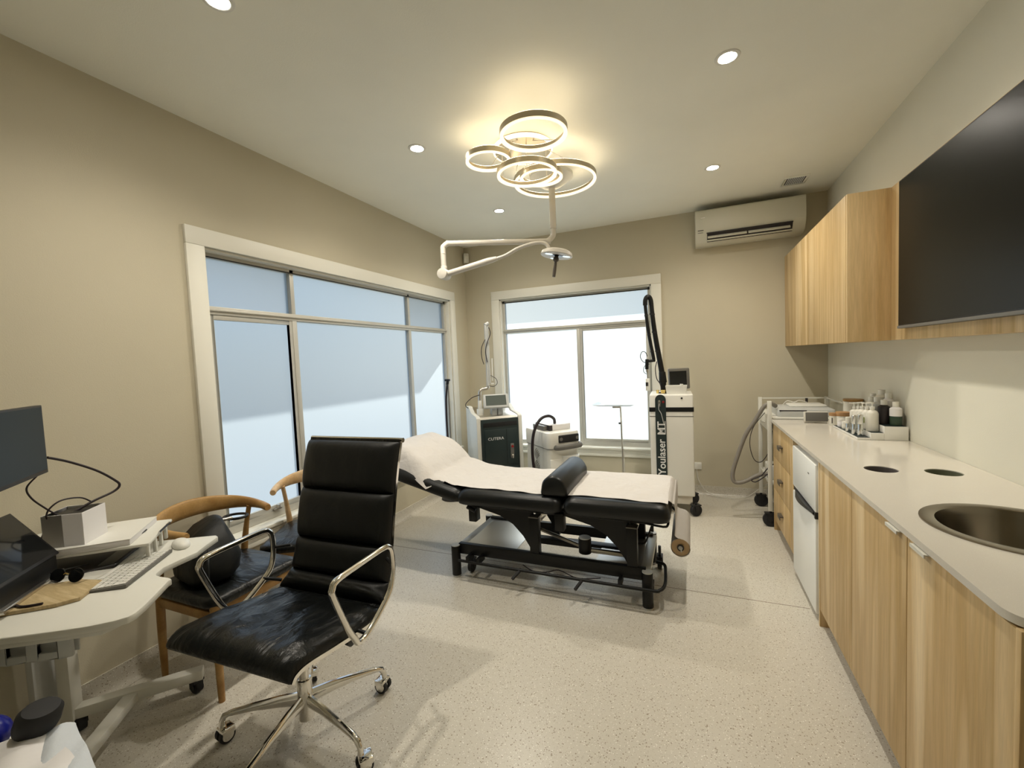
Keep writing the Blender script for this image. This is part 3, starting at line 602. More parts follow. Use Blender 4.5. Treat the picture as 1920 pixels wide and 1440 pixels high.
# bed linen: a paper sheet drawn over head pillow, cushions and round the roll at the foot
def prof_z(x):
    if x > -1.40: 
        z = .6195 if x > -.74 else .6145
    else:
        t = -1.46-x; z = .6145 + max(0, t)*.245 + .008*math.exp(-((x+1.46)/.05)**2)
        b = (x+1.98)/.27; z += .118*max(0, 1-b*b)**.75 if abs(b) < 1 else 0
    return z
xs = [-2.27 + (2.27-.13)*k/110 for k in range(111)]
def sheet(u, v):
    i = u*110; x = xs[int(round(i))] if u < 1 else xs[-1]
    near = 2.545 - (.045 if x < -1.66 else 0)*1 + .010*math.sin(x*9) - .03*math.exp(-((x+1.74)/.09)**2)
    y = near + (3.137-near)*v
    z = prof_z(x)
    if x < -1.60:   # the paper tucks round the front of the pillow
        k = max(0, 1-v/.16); z -= k**2*(.118*max(0, 1-((x+1.98)/.34)**2)+.03) 
    z += .0022*math.sin(31*x+7*y+2*math.sin(11*y))*math.sin(13*y+4*x) + .0018*math.sin(50*x*.6-22*y)
    if x < -1.5: z += .004*math.sin(40*v*.5+30*x)*(.5+max(0, .6-v))
    e = max(0, (x+.17)/.04); z -= .006*e*e
    return (x-o[0], y-o[1], z+.0035)
sh = G().surf(sheet, 110, 26, .0012).done('bed_paper', 'paper', None, ang=80); sh.location = o
tag(sh, 'crinkled white paper sheet drawn over the pillow and length of the black bed', 'bed sheet')
pl = G().pillow((0, 0, 0), .50, .56, .115, 4, 14, Matrix.Translation((-1.98, 2.82, .745)) @ Matrix.Rotation(TL, 4, 'Y')).done('pillow', 'paper', None)
tag(pl, 'head pillow under the paper sheet at the window end of the bed', 'pillow')
# paper roll at the foot end with the sheet running up from it
g = G(); RX, RZ, RR = -.070, .345, .052; L = []
path = []
for k in range(7): path.append((-.135+.028*k/6, .619-.0005*k*k))
path += [(-.098, .600), (-.094, .57), (-.094, .50), (-.096, .45), (-.100, .415), (-.088, .402)]
for k in range(1, 24): a = PI*.56-k/23*PI*1.9; path.append((RX+(RR+.0015)*math.cos(a), RZ+(RR+.0015)*math.sin(a)))
def rp(u, v):
    i = u*(len(path)-1); k = min(int(i), len(path)-2); t = i-k
    return (path[k][0]*(1-t)+path[k+1][0]*t-RX, 2.60+.52*v-2.86 - (.03*(1-u) if v < .5 else 0)*0, path[k][1]*(1-t)+path[k+1][1]*t-RZ + .001*math.sin(v*30+u*8))
rr_ = root('paper_roll', 'roll of bed paper hanging at the foot of the black bed', 'paper roll', (RX, 2.86, RZ))
G().surf(rp, 60, 12, .0012).done('hanging_paper', 'thin', rr_, ang=80)
G().lathe([(.020, -.25), (.050, -.25), (.050, .25), (.020, .25), (.020, -.25)], n=40, cap=False, Mx=Matrix.Rotation(PI/2, 4, 'X')).done('roll', 'thin', rr_); G().cyl((0, -.2505, 0), (0, -.2515, 0), .0495, n=40).done('roll_end', 'card', rr_); G().cyl((0, .2505, 0), (0, .2515, 0), .0495, n=40).done('roll_end', 'card', rr_)
G().cyl((0, -.262, 0), (0, .262, 0), .019).done('core', 'black', rr_)
G().cyl((0, -.258, 0), (0, -.262, 0), .012).box((.004, -.262, -.012), (.008, .004, .022)).done('holder', 'lgrey', rr_)
G().beam((0.0, .265, 0), (-.17, .265, .16), .008, .014).done('bracket', 'blackm', rr_)
# bolster
b_ = root('bolster', 'black vinyl knee bolster lying across the bed', 'bolster', (-.79, 2.79, .69))
pts = []
pr = [(-.082, -.072), (-.086, -.03), (-.072, .018), (-.035, .048), (.01, .052), (.05, .030), (.076, -.010), (.082, -.045), (.072, -.070), (0, -.074)]
pp = [p for p in spline([(a, 0, b) for a, b in pr], 4, True)]
L = []
for y, s in ((-.290, .82), (-.284, .93), (-.272, 1), (.272, 1), (.284, .93), (.290, .82)): L.append([V((p.x*s, y, p.z*s)) for p in pp])
G().loops(L).done('cover', 'vinyl', b_, ang=50)

# ---------------- laser with green-black door (left) ----------------
ang = math.radians(42)
r = root('laser_cabinet', 'white medical laser cabinet with dark front door and small tilted screen', 'laser machine', (-1.924, 4.157, 0), ang); LC = r
W_, D_ = .50, .46
side = [(-D_/2+.46, 0)]
# local frame: front face at y=-.12, width along x
g = G(); 
prof = [(-.12, .10), (-.12, .885), (-.085, .905), (.10, .925), (.20, .985), (.30, .985), (.32, .96), (.32, .10)]
for x0, x1 in ((-.25, -.205), (.205, .25)): g.loops([[(x, y, z) for y, z in prof] for x in (x0, x1)])
g.bb((-.205, -.08, .10), (.205, .31, .89)); g.done('body', 'wmetal', r, .006)
G().loops([[(x, y, z) for y, z in ((-.115, .870), (-.10, .893), (.10, .912), (.19, .965), (.30, .965), (.30, .86), (-.08, .86))] for x in (-.204, .204)]).done('top_panel', 'steel', r)
G().bb((-.204, -.132, .15), (.204, -.08, .868)).done('front_panel', 'dark', r, .006)
G().bb((-.185, -.136, .790), (.185, -.131, .835)).done('recess', 'black', r, .003)
dr = G().bb((-.175, -.140, .385), (.180, -.131, .760)).done('door', 'dark', r, .008)
G().bb((.062, -.142, .39), (.065, -.139, .755)).done('seam', 'black', dr)
text('lettering', 'CUTERA', .040, 'text', r, Matrix.Translation((-.055, -.1415, .665)) @ Matrix.Rotation(PI/2, 4, 'X'), sx=1.15)
kp = G().bb((.100, -.146, .445), (.138, -.139, .600)).done('key_plate', 'grey', r, .014, 3)
G().cyl((.119, -.146, .570), (.119, -.158, .570), .013).done('emergency_button', 'red', kp)
G().cyl((.119, -.146, .478), (.119, -.153, .478), .010).box((.119, -.157, .462), (.005, .008, .03)).done('key', 'chrome', kp)
G().bb((-.185, -.138, .20), (.185, -.131, .36)).done('lower_panel', 'dark', r, .006)
for z in (.33, .30, .27): G().bb((-.17, -.142, z), (.17, -.137, z+.008)).done('vent_slot', 'black', r)
for x, y in ((-.20, -.06), (.20, -.06), (-.20, .26), (.20, .26)): caster(x, y, .04, r, lambda *p: tuple(p), stem=.03)
# screen
s_ = root_ = None
Ms = Matrix.Translation((-.005, -.035, 1.045)) @ Matrix.Rotation(-.22, 4, 'Z') @ Matrix.Rotation(math.radians(-32), 4, 'X')
sc_ = G().box((0, 0, 0), (.270, .028, .165), Mx=Ms).done('display', 'lgrey', r, .012, 3)
G().box((0, -.0145, .004), (.215, .002, .118), Mx=Ms).done('screen', 'glassy', sc_)
G().box((-.02, .02, .93), (.055, .09, .07)).box((.045, .02, .93), (.055, .09, .07)).done('display_bracket', 'lgrey', r, .005)
# articulated arm
a0 = V((-.165, .03, .90))
G().cyl(a0, a0+V((0, 0, .07)), .036, n=24).cyl(a0+V((0, 0, .07)), a0+V((0, 0, .16)), .022, .018).done('arm_base', 'white', r, .003)
G().cyl(a0+V((0, 0, .14)), a0+V((.004, 0, .235)), .017).tube([a0+V((.004, 0, .21)), a0+V((.006, 0, .25)), a0+V((.03, 0, .275)), a0+V((.09, 0, .285)), a0+V((.10, 0, .31))], .017, 12).done('arm_elbow', 'steel', r)
ar = G().cyl(a0+V((.10, 0, .29)), a0+V((.10, 0, .96)), .0145).cyl(a0+V((.125, .01, .34)), a0+V((.125, .01, .96)), .010).cyl(a0+V((.095, 0, .955)), a0+V((.135, .01, .975)), .018).done('arm_tube', 'lgrey', r)
G().cyl(a0+V((.152, 0, .36)), a0+V((.157, 0, .60)), .006).box(a0+V((.15, 0, .33)), (.035, .02, .015)).done('handpiece', 'white', r)
G().tube([a0+V((.13, -.02, .93)), a0+V((.145, -.02, .86)), a0+V((.10, -.02, .75)), a0+V((.085, -.02, .66)), a0+V((.10, -.02, .56))], .0045, 8).tube([a0+V((.085, -.02, .80)), a0+V((.045, -.02, .72)), a0+V((.04, -.02, .62)), a0+V((.06, -.02, .54))], .004, 8).tube([a0+V((.13, -.01, .42)), a0+V((.19, -.01, .38)), a0+V((.20, -.01, .33)), a0+V((.16, -.01, .30)), a0+V((.11, -.01, .31))], .003, 8).done('arm_cable', 'cable', r)
G().tube([a0+V((-.01, -.03, .22)), a0+V((-.08, .02, .19)), a0+V((-.13, .10, .12)), a0+V((-.09, .17, .07)), a0+V((-.02, .2, .05))], .004, 8).done('cooling_cable', 'cable', r)

# ---------------- small picosecond machine (middle) ----------------
ang = math.radians(46)
r = root('compact_laser', 'low white laser unit with black control strip and rounded vented sides', 'laser machine', (-1.326, 4.19, 0), ang)
def rr_loop(w_, d_, rad, z, cx=0, cy=0, n=6):
    pts = []
    for sx, sy, s0 in ((1, 1, 0), (-1, 1, 1), (-1, -1, 2), (1, -1, 3)):
        for k in range(n+1):
            t = (s0+k/n)*PI/2; pts.append(V((cx+(w_/2-rad)*sx+rad*math.cos(t), cy+(d_/2-rad)*sy+rad*math.sin(t), z)))
    return pts
G().loops([rr_loop(.34, .50, .05, .09), rr_loop(.355, .52, .05, .14), rr_loop(.35, .52, .05, .45), rr_loop(.345, .50, .05, .60)]).done('body', 'wmetal', r)
G().loops([rr_loop(.355, .52, .05, .602), rr_loop(.36, .53, .05, .63), rr_loop(.36, .53, .05, .735), rr_loop(.345, .515, .045, .752), rr_loop(.30, .47, .03, .756)]).done('head_shell', 'white', r)
G().loops([rr_loop(.356, .52, .05, .598), rr_loop(.356, .52, .05, .603)]).done('seam', 'grey', r)
cp = G().box((.045, -.268, .690), (.225, .02, .075)).done('control_strip', 'black', r, .009, 3)
for x in (-.045, .135): G().cyl((x, -.277, .690), (x, -.282, .690), .017).done('button', 'grey', cp)
G().tube([(-.10, -.24, .612), (-.095, -.29, .612), (-.02, -.31, .615), (.10, -.31, .618), (.165, -.29, .618), (.17, -.24, .618)], .019, 10, flat=1.3).done('handle', 'grey', r)
G().bb((-.16, -.262, .20), (.165, -.24, .50)).done('front_recess', 'white', r, .01)
G().lathe([(.0, -.055), (.075, -.055), (.095, .05), (.0, .05)], (.06, -.25, .47), 20, cap=False).done('holder', 'white', r)
for cy_, cz in ((.02, .52), (.02, .40), (.02, .27)):
    for k in range(1, 5):
        G().tube([(-.180, cy_-.10+.0+k*.028*math.cos(a), cz+k*.017*math.sin(a)) for a in [(-.9+1.8*q/6) for q in range(7)]], .0032, 5, sm=0).done('vent_slot', 'grey', r)
for x, y in ((-.13, -.2), (.13, -.2), (-.13, .2), (.13, .2)): caster(x, y, .035, r, lambda *p: tuple(p), stem=.02)
G().tube([(-.0, -.08, .82), (-.02, -.10, .87), (-.09, -.12, .905), (-.18, -.13, .885), (-.25, -.13, .79), (-.282, -.13, .65), (-.28, -.13, .45), (-.25, -.14, .25), (-.20, -.15, .12)], .0145, 12).done('hose', 'cable', r)
bxw = root('supply_box', 'white supply box with black printed end lying on the compact laser', 'box', (-1.345, 4.215, .758), ang+.02)
G().bb((-.10, -.17, 0), (.14, .12, .055)).done('carton', 'book', bxw, .002); G().bb((-.104, -.173, .0), (-.07, .123, .053)).done('printed_end', 'ltxt', bxw, .002)
G().bb((-.145, -.13, .0), (-.1045, .10, .045)).done('tape', 'grey', bxw, .002)

# ---------------- tall laser (right) ----------------
ang = math.radians(2)
r = root('tall_laser', 'tall white surgical laser with black strap and raised black articulated arm', 'laser machine', (-.170, 4.31, 0), ang)
# local: front at y=-.205
G().bb((-.185, -.205, .175), (.185, .205, 1.10)).done('body', 'white', r, .012, 3)
G().bb((-.186, -.2065, .90), (.186, -.203, .906)).done('seam', 'grey', r)
G().bb((-.165, -.19, .10), (.165, .18, .175)).done('base', 'steel', r, .006)
for x, y in ((-.15, -.16), (.19, -.19), (-.15, .17), (.185, .15)): caster(x, y, .052, r, lambda *p: tuple(p), stem=.02, wdt=.034, ang=.6)
st = G().bb((-.189, -.209, .945), (.189, .209, .985)); st.done('strap', 'blackm', r, .002)
poly = [(-.046, .0), (.046, .0)] + [(.046*math.cos(t), .745+.046*math.sin(t)) for t in [PI*k/12 for k in range(13)]]
Mx = Matrix.Translation((-.090, -.208, .31)) @ Matrix.Rotation(PI/2, 4, 'X')
G().prism(poly, -.0005, .004, Mx).done('side_strip', 'dark', r)
text('lettering', 'Youlaser', .092, 'text', r, Matrix.Translation((-.086, -.2125, .53)) @ Matrix.Rotation(PI/2, 4, 'X') @ Matrix.Rotation(PI/2, 4, 'Z'), bold=.0012)
text('lettering', 'MT', .088, 'text', r, Matrix.Translation((-.086, -.2125, .795)) @ Matrix.Rotation(PI/2, 4, 'X') @ Matrix.Rotation(PI/2, 4, 'Z'), bold=.002)
G().bb((-.058, -.2145, .74), (-.052, -.211, .86)).done('lettering', 'text', r)
kb = G().box((-.100, -.214, 1.02), (.022, .008, .055)).done('key_switch', 'grey', r, .003); G().cyl((-.100, -.218, 1.045), (-.100, -.228, 1.045), .008).done('key', 'chrome', kb)
G().cyl((-.066, -.212, 1.035), (-.066, -.222, 1.035), .010).done('emergency_button', 'red', r)
G().tube([(-.100, -.23, 1.02), (-.105, -.235, .97), (-.085, -.23, .93), (-.066, -.225, .84)], .010, 8, flat=.3).done('key_strap', 'lgrey', r)
for x in (-.11, .09): G().cyl((x, -.206, 1.067), (x, -.209, 1.067), .008).done('screw', 'black', r)
# arm base and double arm (world-aligned positions turned into local)
Wl = lambda x, y, z: (Matrix.Translation((-.170, 4.31, 0)) @ Matrix.Rotation(ang, 4, 'Z')).inverted() @ V((x, y, z))
G().box(Wl(-.235, 4.27, 1.10), (.095, .075, .018)).done('arm_plate', 'black', r, .003)
for dx in (-.028, .012, .03): G().cyl(Wl(-.255+dx*1.0, 4.22, 1.103), Wl(-.255+dx, 4.22, 1.135), .010, .015).done('brass_fitting', 'brass', r)
G().cyl(Wl(-.232, 4.27, 1.10), Wl(-.236, 4.27, 1.24), .025, .028).cyl(Wl(-.236, 4.27, 1.20), Wl(-.242, 4.27, 1.30), .036, .030).done('arm_column', 'blackm', r, .003)
arm = G().tube([Wl(-.242, 4.27, 1.28), Wl(-.262, 4.27, 1.42), Wl(-.292, 4.27, 1.62), Wl(-.312, 4.27, 1.80), Wl(-.322, 4.27, 1.94)], lambda t: .026-.007*t, 14).done('lower_arm', 'blackm', r)
G().tube([Wl(-.322, 4.27, 1.93), Wl(-.327, 4.27, 1.975), Wl(-.340, 4.265, 2.005), Wl(-.360, 4.255, 2.005), Wl(-.374, 4.25, 1.975), Wl(-.376, 4.25, 1.93)], .021, 14, sm=4).done('arm_knuckle', 'blackm', r)
G().tube([Wl(-.376, 4.25, 1.94), Wl(-.366, 4.25, 1.80), Wl(-.345, 4.25, 1.62), Wl(-.318, 4.25, 1.46), Wl(-.312, 4.25, 1.405)], .0155, 12).done('upper_arm', 'blackm', r)
for z, x in ((1.85, -.3165), (1.68, -.300), (1.50, -.275)): G().cyl(Wl(x, 4.27, z), Wl(x-.002, 4.27, z-.012), .0245).done('cable_tie', 'rubber', r)
for z, x in ((1.84, -.370), (1.66, -.350), (1.50, -.326)): G().cyl(Wl(x, 4.25, z), Wl(x+.002, 4.25, z-.010), .018).done('cable_tie', 'rubber', r)
hp = G().cyl(Wl(-.30, 4.25, 1.41), Wl(-.372, 4.24, 1.405), .013).cyl(Wl(-.372, 4.24, 1.425), Wl(-.376, 4.24, 1.33), .016).done('handpiece', 'blackm', r, .002)
G().cyl(Wl(-.376, 4.24, 1.335), Wl(-.372, 4.24, 1.30), .011).cyl(Wl(-.373, 4.24, 1.30), Wl(-.371, 4.24, 1.25), .006).done('handpiece_tip', 'steel', hp)
G().box(Wl(-.370, 4.235, 1.185), (.038, .03, .115)).done('scanner_head', 'white', hp, .004); G().box(Wl(-.376, 4.219, 1.19), (.024, .004, .035)).done('window', 'ltxt', hp)
G().tube([Wl(-.365, 4.24, 1.40), Wl(-.405, 4.24, 1.40), Wl(-.432, 4.24, 1.45), Wl(-.415, 4.24, 1.495), Wl(-.385, 4.24, 1.49), Wl(-.368, 4.24, 1.45)], .0035, 8).tube([Wl(-.35, 4.24, 1.38), Wl(-.395, 4.24, 1.36), Wl(-.405, 4.24, 1.31), Wl(-.38, 4.24, 1.285)], .003, 8).done('handpiece_cable', 'cable', hp)
G().tube([Wl(-.285, 4.25, 1.40), Wl(-.30, 4.25, 1.33), Wl(-.29, 4.25, 1.24), Wl(-.262, 4.25, 1.19), Wl(-.245, 4.25, 1.12)], .004, 8).done('arm_cable', 'cable', r)
mn = G().box(Wl(-.10, 4.43, 1.225), (.205, .035, .20), rz=.42, rx=-.06).done('monitor', 'grey', r, .012, 3)
G().box(Wl(-.106, 4.408, 1.225), (.165, .006, .145), rz=.42, rx=-.06).done('screen', 'screen', mn)
G().cyl(Wl(-.10, 4.43, 1.09), Wl(-.10, 4.43, 1.15), .02).done('monitor_stand', 'grey', r)
tb = root('plastic_tub', 'small white plastic tub on top of the tall laser', 'tub', (-.118, 4.20, 1.1005), 0)
G().loops([[(a*.082, b*.05, 0) for a, b in ((-1, -1), (1, -1), (1, 1), (-1, 1))], [(a*.092, b*.058, .075) for a, b in ((-1, -1), (1, -1), (1, 1), (-1, 1))], [(a*.087, b*.053, .075) for a, b in ((-1, -1), (1, -1), (1, 1), (-1, 1))], [(a*.077, b*.045, .006) for a, b in ((-1, -1), (1, -1), (1, 1), (-1, 1))]]).done('tub', 'white', tb)
G().cyl((.04, 0, .01), (.045, 0, .088), .014).done('roll', 'white', tb)

# instrument stand
r = root('instrument_stand', 'stainless instrument tray on a thin pole stand before the back window', 'instrument stand', (-.63, 4.32, 0))
# tray
Mt = Matrix.Translation((-.06, .0, 1.0))
def rect(hx, hy, z): return [Mt @ V((sx*hx, sy*hy, z)) for sx, sy in ((-1, -1), (1, -1), (1, 1), (-1, 1))]
G().loops([rect(.155, .125, -.018), rect(.20, .17, 0), rect(.205, .175, 0.001), rect(.20, .17, .003), rect(.157, .127, -.015)], closed_ends=True).done('tray', 'steel', r, ang=20)
G().cyl((0, 0, .06), (.0, 0, .55), .0125).done('lower_pole', 'steel', r); G().cyl((-.005, 0, .55), (-.012, 0, .965), .009).done('upper_pole', 'chrome', r)
G().cyl((-.012, 0, .962), (-.075, 0, .960), .009).box((-.078, 0, .968), (.022, .03, .03)).done('bracket', 'steel', r, .003)
G().cyl((-.012, 0, .80), (-.034, 0, .80), .009).done('knob', 'black', r)
for a in range(4):
    t = a*PI/2+.5; G().tube([(0, 0, .09), (.12*math.cos(t), .12*math.sin(t), .085), (.22*math.cos(t), .22*math.sin(t), .055)], .010, 8).cyl((.225*math.cos(t), .225*math.sin(t), .05), (.225*math.cos(t), .225*math.sin(t), 0), .018).done('leg', 'steel', r)

# black hose stand by the left window
r = root('hose_stand', 'black hose held upright in the corner beside the left window', 'hose stand', (-2.40, 4.0, 0))
G().tube([(-.040, .06, 1.27), (-.052, .055, 1.19), (-.062, .045, 1.08), (-.064, .04, .95), (-.060, .03, .80), (-.05, .02, .50), (-.03, 0, .06)], .011, 10).done('hose', 'cable', r)
G().box((-.040, .055, 1.285), (.055, .03, .022)).cyl((-.04, .06, 1.275), (-.045, .058, 1.235), .016).done('clip', 'black', r, .003)
G().cyl((-.03, .05, 1.24), (-.015, .02, .05), .006).done('pole', 'grey', r)
G().lathe([(.13, 0), (.13, .012), (.03, .03), (.012, .06), (.0, .06)], cap=True).done('base', 'black', r)

# ---------------- white equipment trolley in the right corner ----------------
r = root('equipment_trolley', 'white metal trolley on black casters in the back right corner', 'trolley', (.86, 4.29, 0)); o = (.86, 4.29, 0)
x0, x1, y0, y1 = .595, 1.11, 4.04, 4.55
for x, y, zt in ((x0, y0, 1.045), (x1, y0, 1.03), (x0, y1, 1.03), (x1, y1, 1.03)):
    g = G(); L_(g, (x-.015, y-.015, .13), (x+.015, y+.015, zt), o); g.done('post', 'wmetal', r, .003)
for z, nm in ((.905, 'top_shelf'), (.36, 'lower_shelf'), (.62, 'middle_shelf')):
    if nm == 'middle_shelf': continue
    g = G(); L_(g, (x0, y0, z-.012), (x1, y1, z), o); L_(g, (x0-.004, y0, z-.02), (x0+.004, y1, z+.014), o); L_(g, (x0, y1-.004, z-.02), (x1, y1+.004, z+.014), o); g.done(nm, 'wmetal', r, .002)
g = G(); L_(g, (x0-.006, y0+.016, .79), (x0+.012, y1-.016, .895), o); L_(g, (x0+.012, y0+.016, .80), (x1-.02, y1-.016, .81), o); dr = g.done('drawer', 'wmetal', r, .003)
g = G(); g.tube([(x0-.006-o[0], 4.24-o[1], .845), (x0-.026-o[0], 4.25-o[1], .843), (x0-.026-o[0], 4.33-o[1], .843), (x0-.006-o[0], 4.34-o[1], .845)], .004, 6, sm=2); g.done('handle', 'steel', dr)
for z in (1.02,):
    g = G(); L_(g, (x0-.006, y1-.006, z-.006), (x1, y1+.006, z+.006), o); L_(g, (x1-.006, y0, z-.006), (x1+.006, y1, z+.006), o); g.done('guard_rail', 'wmetal', r)
for x, y in ((x0, y0), (x0, y1), (x1, y0), (x1, y1)): caster(x-o[0], y-o[1], .058, r, lambda *p: tuple(p), stem=.03, wdt=.03)
r = root('skin_device', 'low white bench device on top of the corner trolley', 'device', (.87, 4.29, .906), 0)
G().loops([rr_loop(.40, .34, .03, 0), rr_loop(.41, .35, .03, .03), rr_loop(.40, .34, .04, .055), rr_loop(.34, .28, .05, .070)]).done('casing', 'lgrey', r)
G().bb((-.19, -.16, .045), (.0, -.172, .055)).done('slot', 'ltxt', r)
G().bb((-.10, -.08, .068), (.16, .12, .088)).done('lid', 'white', r, .01)
G().tube([(-.12, .1, .07), (-.09, .09, .105), (-.04, .08, .095), (.0, .08, .11), (.06, .1, .09)], .004, 6).done('lead', 'wcable', r)
G().cyl((.06, .12, .07), (.06, .12, .125), .010).done('knob', 'ltxt', r)
hs = root('trolley_hose', 'thick grey corrugated hose looping off the side of the trolley', 'hose', (.60, 4.15, .98)); o = (.60, 4.15, .98)
gp = [(.665, 4.20, .985), (.62, 4.16, 1.01), (.57, 4.15, .985), (.501, 4.15, .861), (.432, 4.15, .744), (.368, 4.15, .556), (.329, 4.15, .413), (.335, 4.15, .335), (.38, 4.15, .322), (.44, 4.155, .345), (.53, 4.17, .395), (.64, 4.2, .41)]
G().tube([tuple(V(p)-V(o)) for p in gp], .017, 12).done('hose', 'greyhose', hs)
G().tube([tuple(V(p)-V(o)) for p in [(.585, 4.2, .93), (.50, 4.22, .80), (.47, 4.22, .66), (.50, 4.22, .52), (.56, 4.22, .50), (.62, 4.2, .62), (.64, 4.2, .78)]], .003, 6).done('lead', 'cable', hs)
G().tube([tuple(V(p)-V(o)) for p in [(.66, 4.12, .52), (.60, 4.12, .48), (.54, 4.12, .40), (.47, 4.12, .36), (.50, 4.12, .345), (.56, 4.12, .39), (.61, 4.12, .44)]], .0045, 6).done('lead', 'cable', hs)
bx_ = tag(G().bb((-.10, -.10, 0), (.10, .10, .12)).done('power_unit', 'white', None, .01, loc=(.70, 4.25, .361)), 'white power unit on the lower shelf of the corner trolley', 'power unit')
bx_ = tag(G().bb((-.16, -.17, 0), (.16, .17, .26)).done('storage_box', 'ltxt', None, .006, loc=(.88, 4.34, .482)), 'dark box stacked on the lower trolley shelf', 'box')
bx_.location.z = .361; bx_.location.x = .965

# ---------------- things on the worktop ----------------
def lathe_thing(name, label, cat, x, y, z, parts, group=None, n=24):
    r = root(name, label, cat, (x, y, z), group=group)
    for nm, m_, prof in parts: G().lathe(prof, n=n, cap=False).done(nm, m_, r)
    return r
WZ = .9005
# square grey vanity mirror on an oval base
r = root('tabletop_mirror', 'rounded grey tabletop mirror on an oval base at the far end of the worktop', 'mirror', (.865, 3.83, WZ))
G().box((0, .0, .048), (.155, .016, .078), rx=-.10).done('mirror_frame', 'cream', r, .007, 3); G().box((.004, -.0095, .048), (.140, .002, .066), rx=-.10).done('mirror_glass', 'grey', r, .0009)
G().lathe([(0, 0), (.045, 0), (.047, .004), (.0, .008)], cap=False, Mx=Matrix.Diagonal((1.6, .8, 1, 1))).done('base', 'steel', r)
G().box((0, .012, .018), (.02, .012, .03)).done('hinge', 'steel', r)
jar = lambda R_, h: [(0, 0), (R_*.95, 0), (R_, .004), (R_, h-.008), (R_*.93, h), (R_*.88, h), (R_*.93, h-.01), (R_*.93, .006), (0, .005)]
r = lathe_thing('glass_jar', 'small glass jar with cork lid and printed label beside the grey mirror', 'jar', .952, 3.745, WZ, [('jar', 'cream', jar(.024, .07)), ('lid', 'cork', [(0, .068), (.025, .068), (.027, .088), (0, .088)])])
G().box((-.012, -.0215, .035), (.006, .001, .04), rz=-.5).done('label', 'ltxt', r)
r = lathe_thing('cork_jar', 'wide glass jar with big cork lid holding cotton swabs', 'jar', 1.005, 3.725, WZ, [('jar', 'cream', jar(.040, .072)), ('lid', 'cork', [(0, .070), (.040, .070), (.044, .076), (.044, .098), (0, .098)])])
lathe_thing('storage_canister', 'cream canister with round wooden lid near the corner', 'canister', 1.115, 4.00-.09, WZ, [('canister', 'cream', [(0, 0), (.056, 0), (.058, .004), (.058, .155), (0, .155)]), ('lid', 'oak', [(0, .155), (.055, .155), (.060, .158), (.060, .172), (0, .174)])])
# stepped display tray
r = root('stepped_display_tray', 'white three-step display tray holding the skincare bottles', 'display tray', (1.04, 3.41, WZ))
def stp(x0, x1, z): 
    g = G(); g.bb((x0-1.04, -.245, 0), (x1-1.04, .245, z)); return g
stp(.925, .9895, .012).done('lower_step', 'white', r, .002); stp(.990, 1.0545, .042).done('middle_step', 'white', r, .002); stp(1.055, 1.168, .082).done('upper_step', 'white', r, .002)
for a, b, z in ((.930, .988, .0125), (.995, 1.053, .0425), (1.06, 1.162, .0825)): G().bb((a-1.04, -.238, z), (b-1.04, .238, z+.0012)).done('liner', 'dark', r)
cyl_ = lambda R_, h, t=.9: [(0, 0), (R_*.96, 0), (R_, .003), (R_, h-.004), (R_*t, h), (0, h)]
lv = (WZ+.0145, WZ+.0445, WZ+.0845)
for i, (x, y, h, lb) in enumerate(((.960, 3.235, .130, 'tall silver serum tube nearest the front corner of the display tray'), (.945, 3.285, .118, 'silver serum tube second from the front corner of the tray'), (.962, 3.335, .105, 'silver serum tube third from the front corner, shorter'), (.945, 3.40, .092, 'short silver tube with pale cap farther along the lower step'))):
    lathe_thing('serum_tube', lb, 'bottle', x, y, lv[0], [('tube', 'silver', cyl_(.0145, h*.55)), ('cap', 'silver' if i < 3 else 'cream', [(0, h*.55), (.0145, h*.55), (.0148, h*.56), (.0148, h-.003), (.012, h), (0, h)])], 'silver serum tubes on the lower tray step')
lathe_thing('cream_pot', 'small white cream pot on the lower tray step', 'pot', .962, 3.50, lv[0], [('pot', 'cream', cyl_(.024, .035)), ('lid', 'white', [(0, .035), (.025, .035), (.025, .048), (0, .049)])])
lathe_thing('cream_pot', 'small pinkish pot at the far end of the lower tray step', 'pot', .957, 3.585, lv[0], [('pot', 'book', cyl_(.022, .04)), ('lid', 'white', [(0, .04), (.023, .04), (.023, .052), (0, .053)])])
def pump(x, y, lb, h=.125, lime=False, R_=.031):
    r = lathe_thing('pump_bottle', lb, 'bottle', x, y, lv[1], [('bottle', 'cream', [(0, 0), (R_*.96, 0), (R_, .004), (R_, h*.78), (R_*.8, h*.88), (R_*.38, h*.94), (R_*.38, h), (0, h)]), ('pump', 'white', [(0, h), (R_*.42, h), (R_*.42, h+.012), (.004, h+.014), (.004, h+.030), (.010, h+.031), (.010, h+.038), (0, h+.038)])], 'white pump bottles on the middle tray step')
    G().box((-.014, 0, h+.034), (.03, .010, .007)).done('nozzle', 'white', r, .002)
    if lime:
        for a in range(5): G().box((-R_*.72, -R_*.73, h*.42+.002*a), (.001, .010, .034), rz=-PI/4, ry=0, rx=(a-2)*.5).done('leaf_print', 'lime', r)
    return r
pump(1.022, 3.245, 'large white pump bottle at the near end of the middle step', .135)
pump(1.022, 3.325, 'white pump bottle with lime green leaf print, second on the middle step', .125, True)
pump(1.022, 3.405, 'white pump bottle third along the middle step of the tray', .12)
pump(1.022, 3.480, 'slim white pump bottle fourth along the middle step', .11, R_=.025)
pump(1.022, 3.555, 'slim white pump bottle at the far end of the middle step', .10, R_=.025)
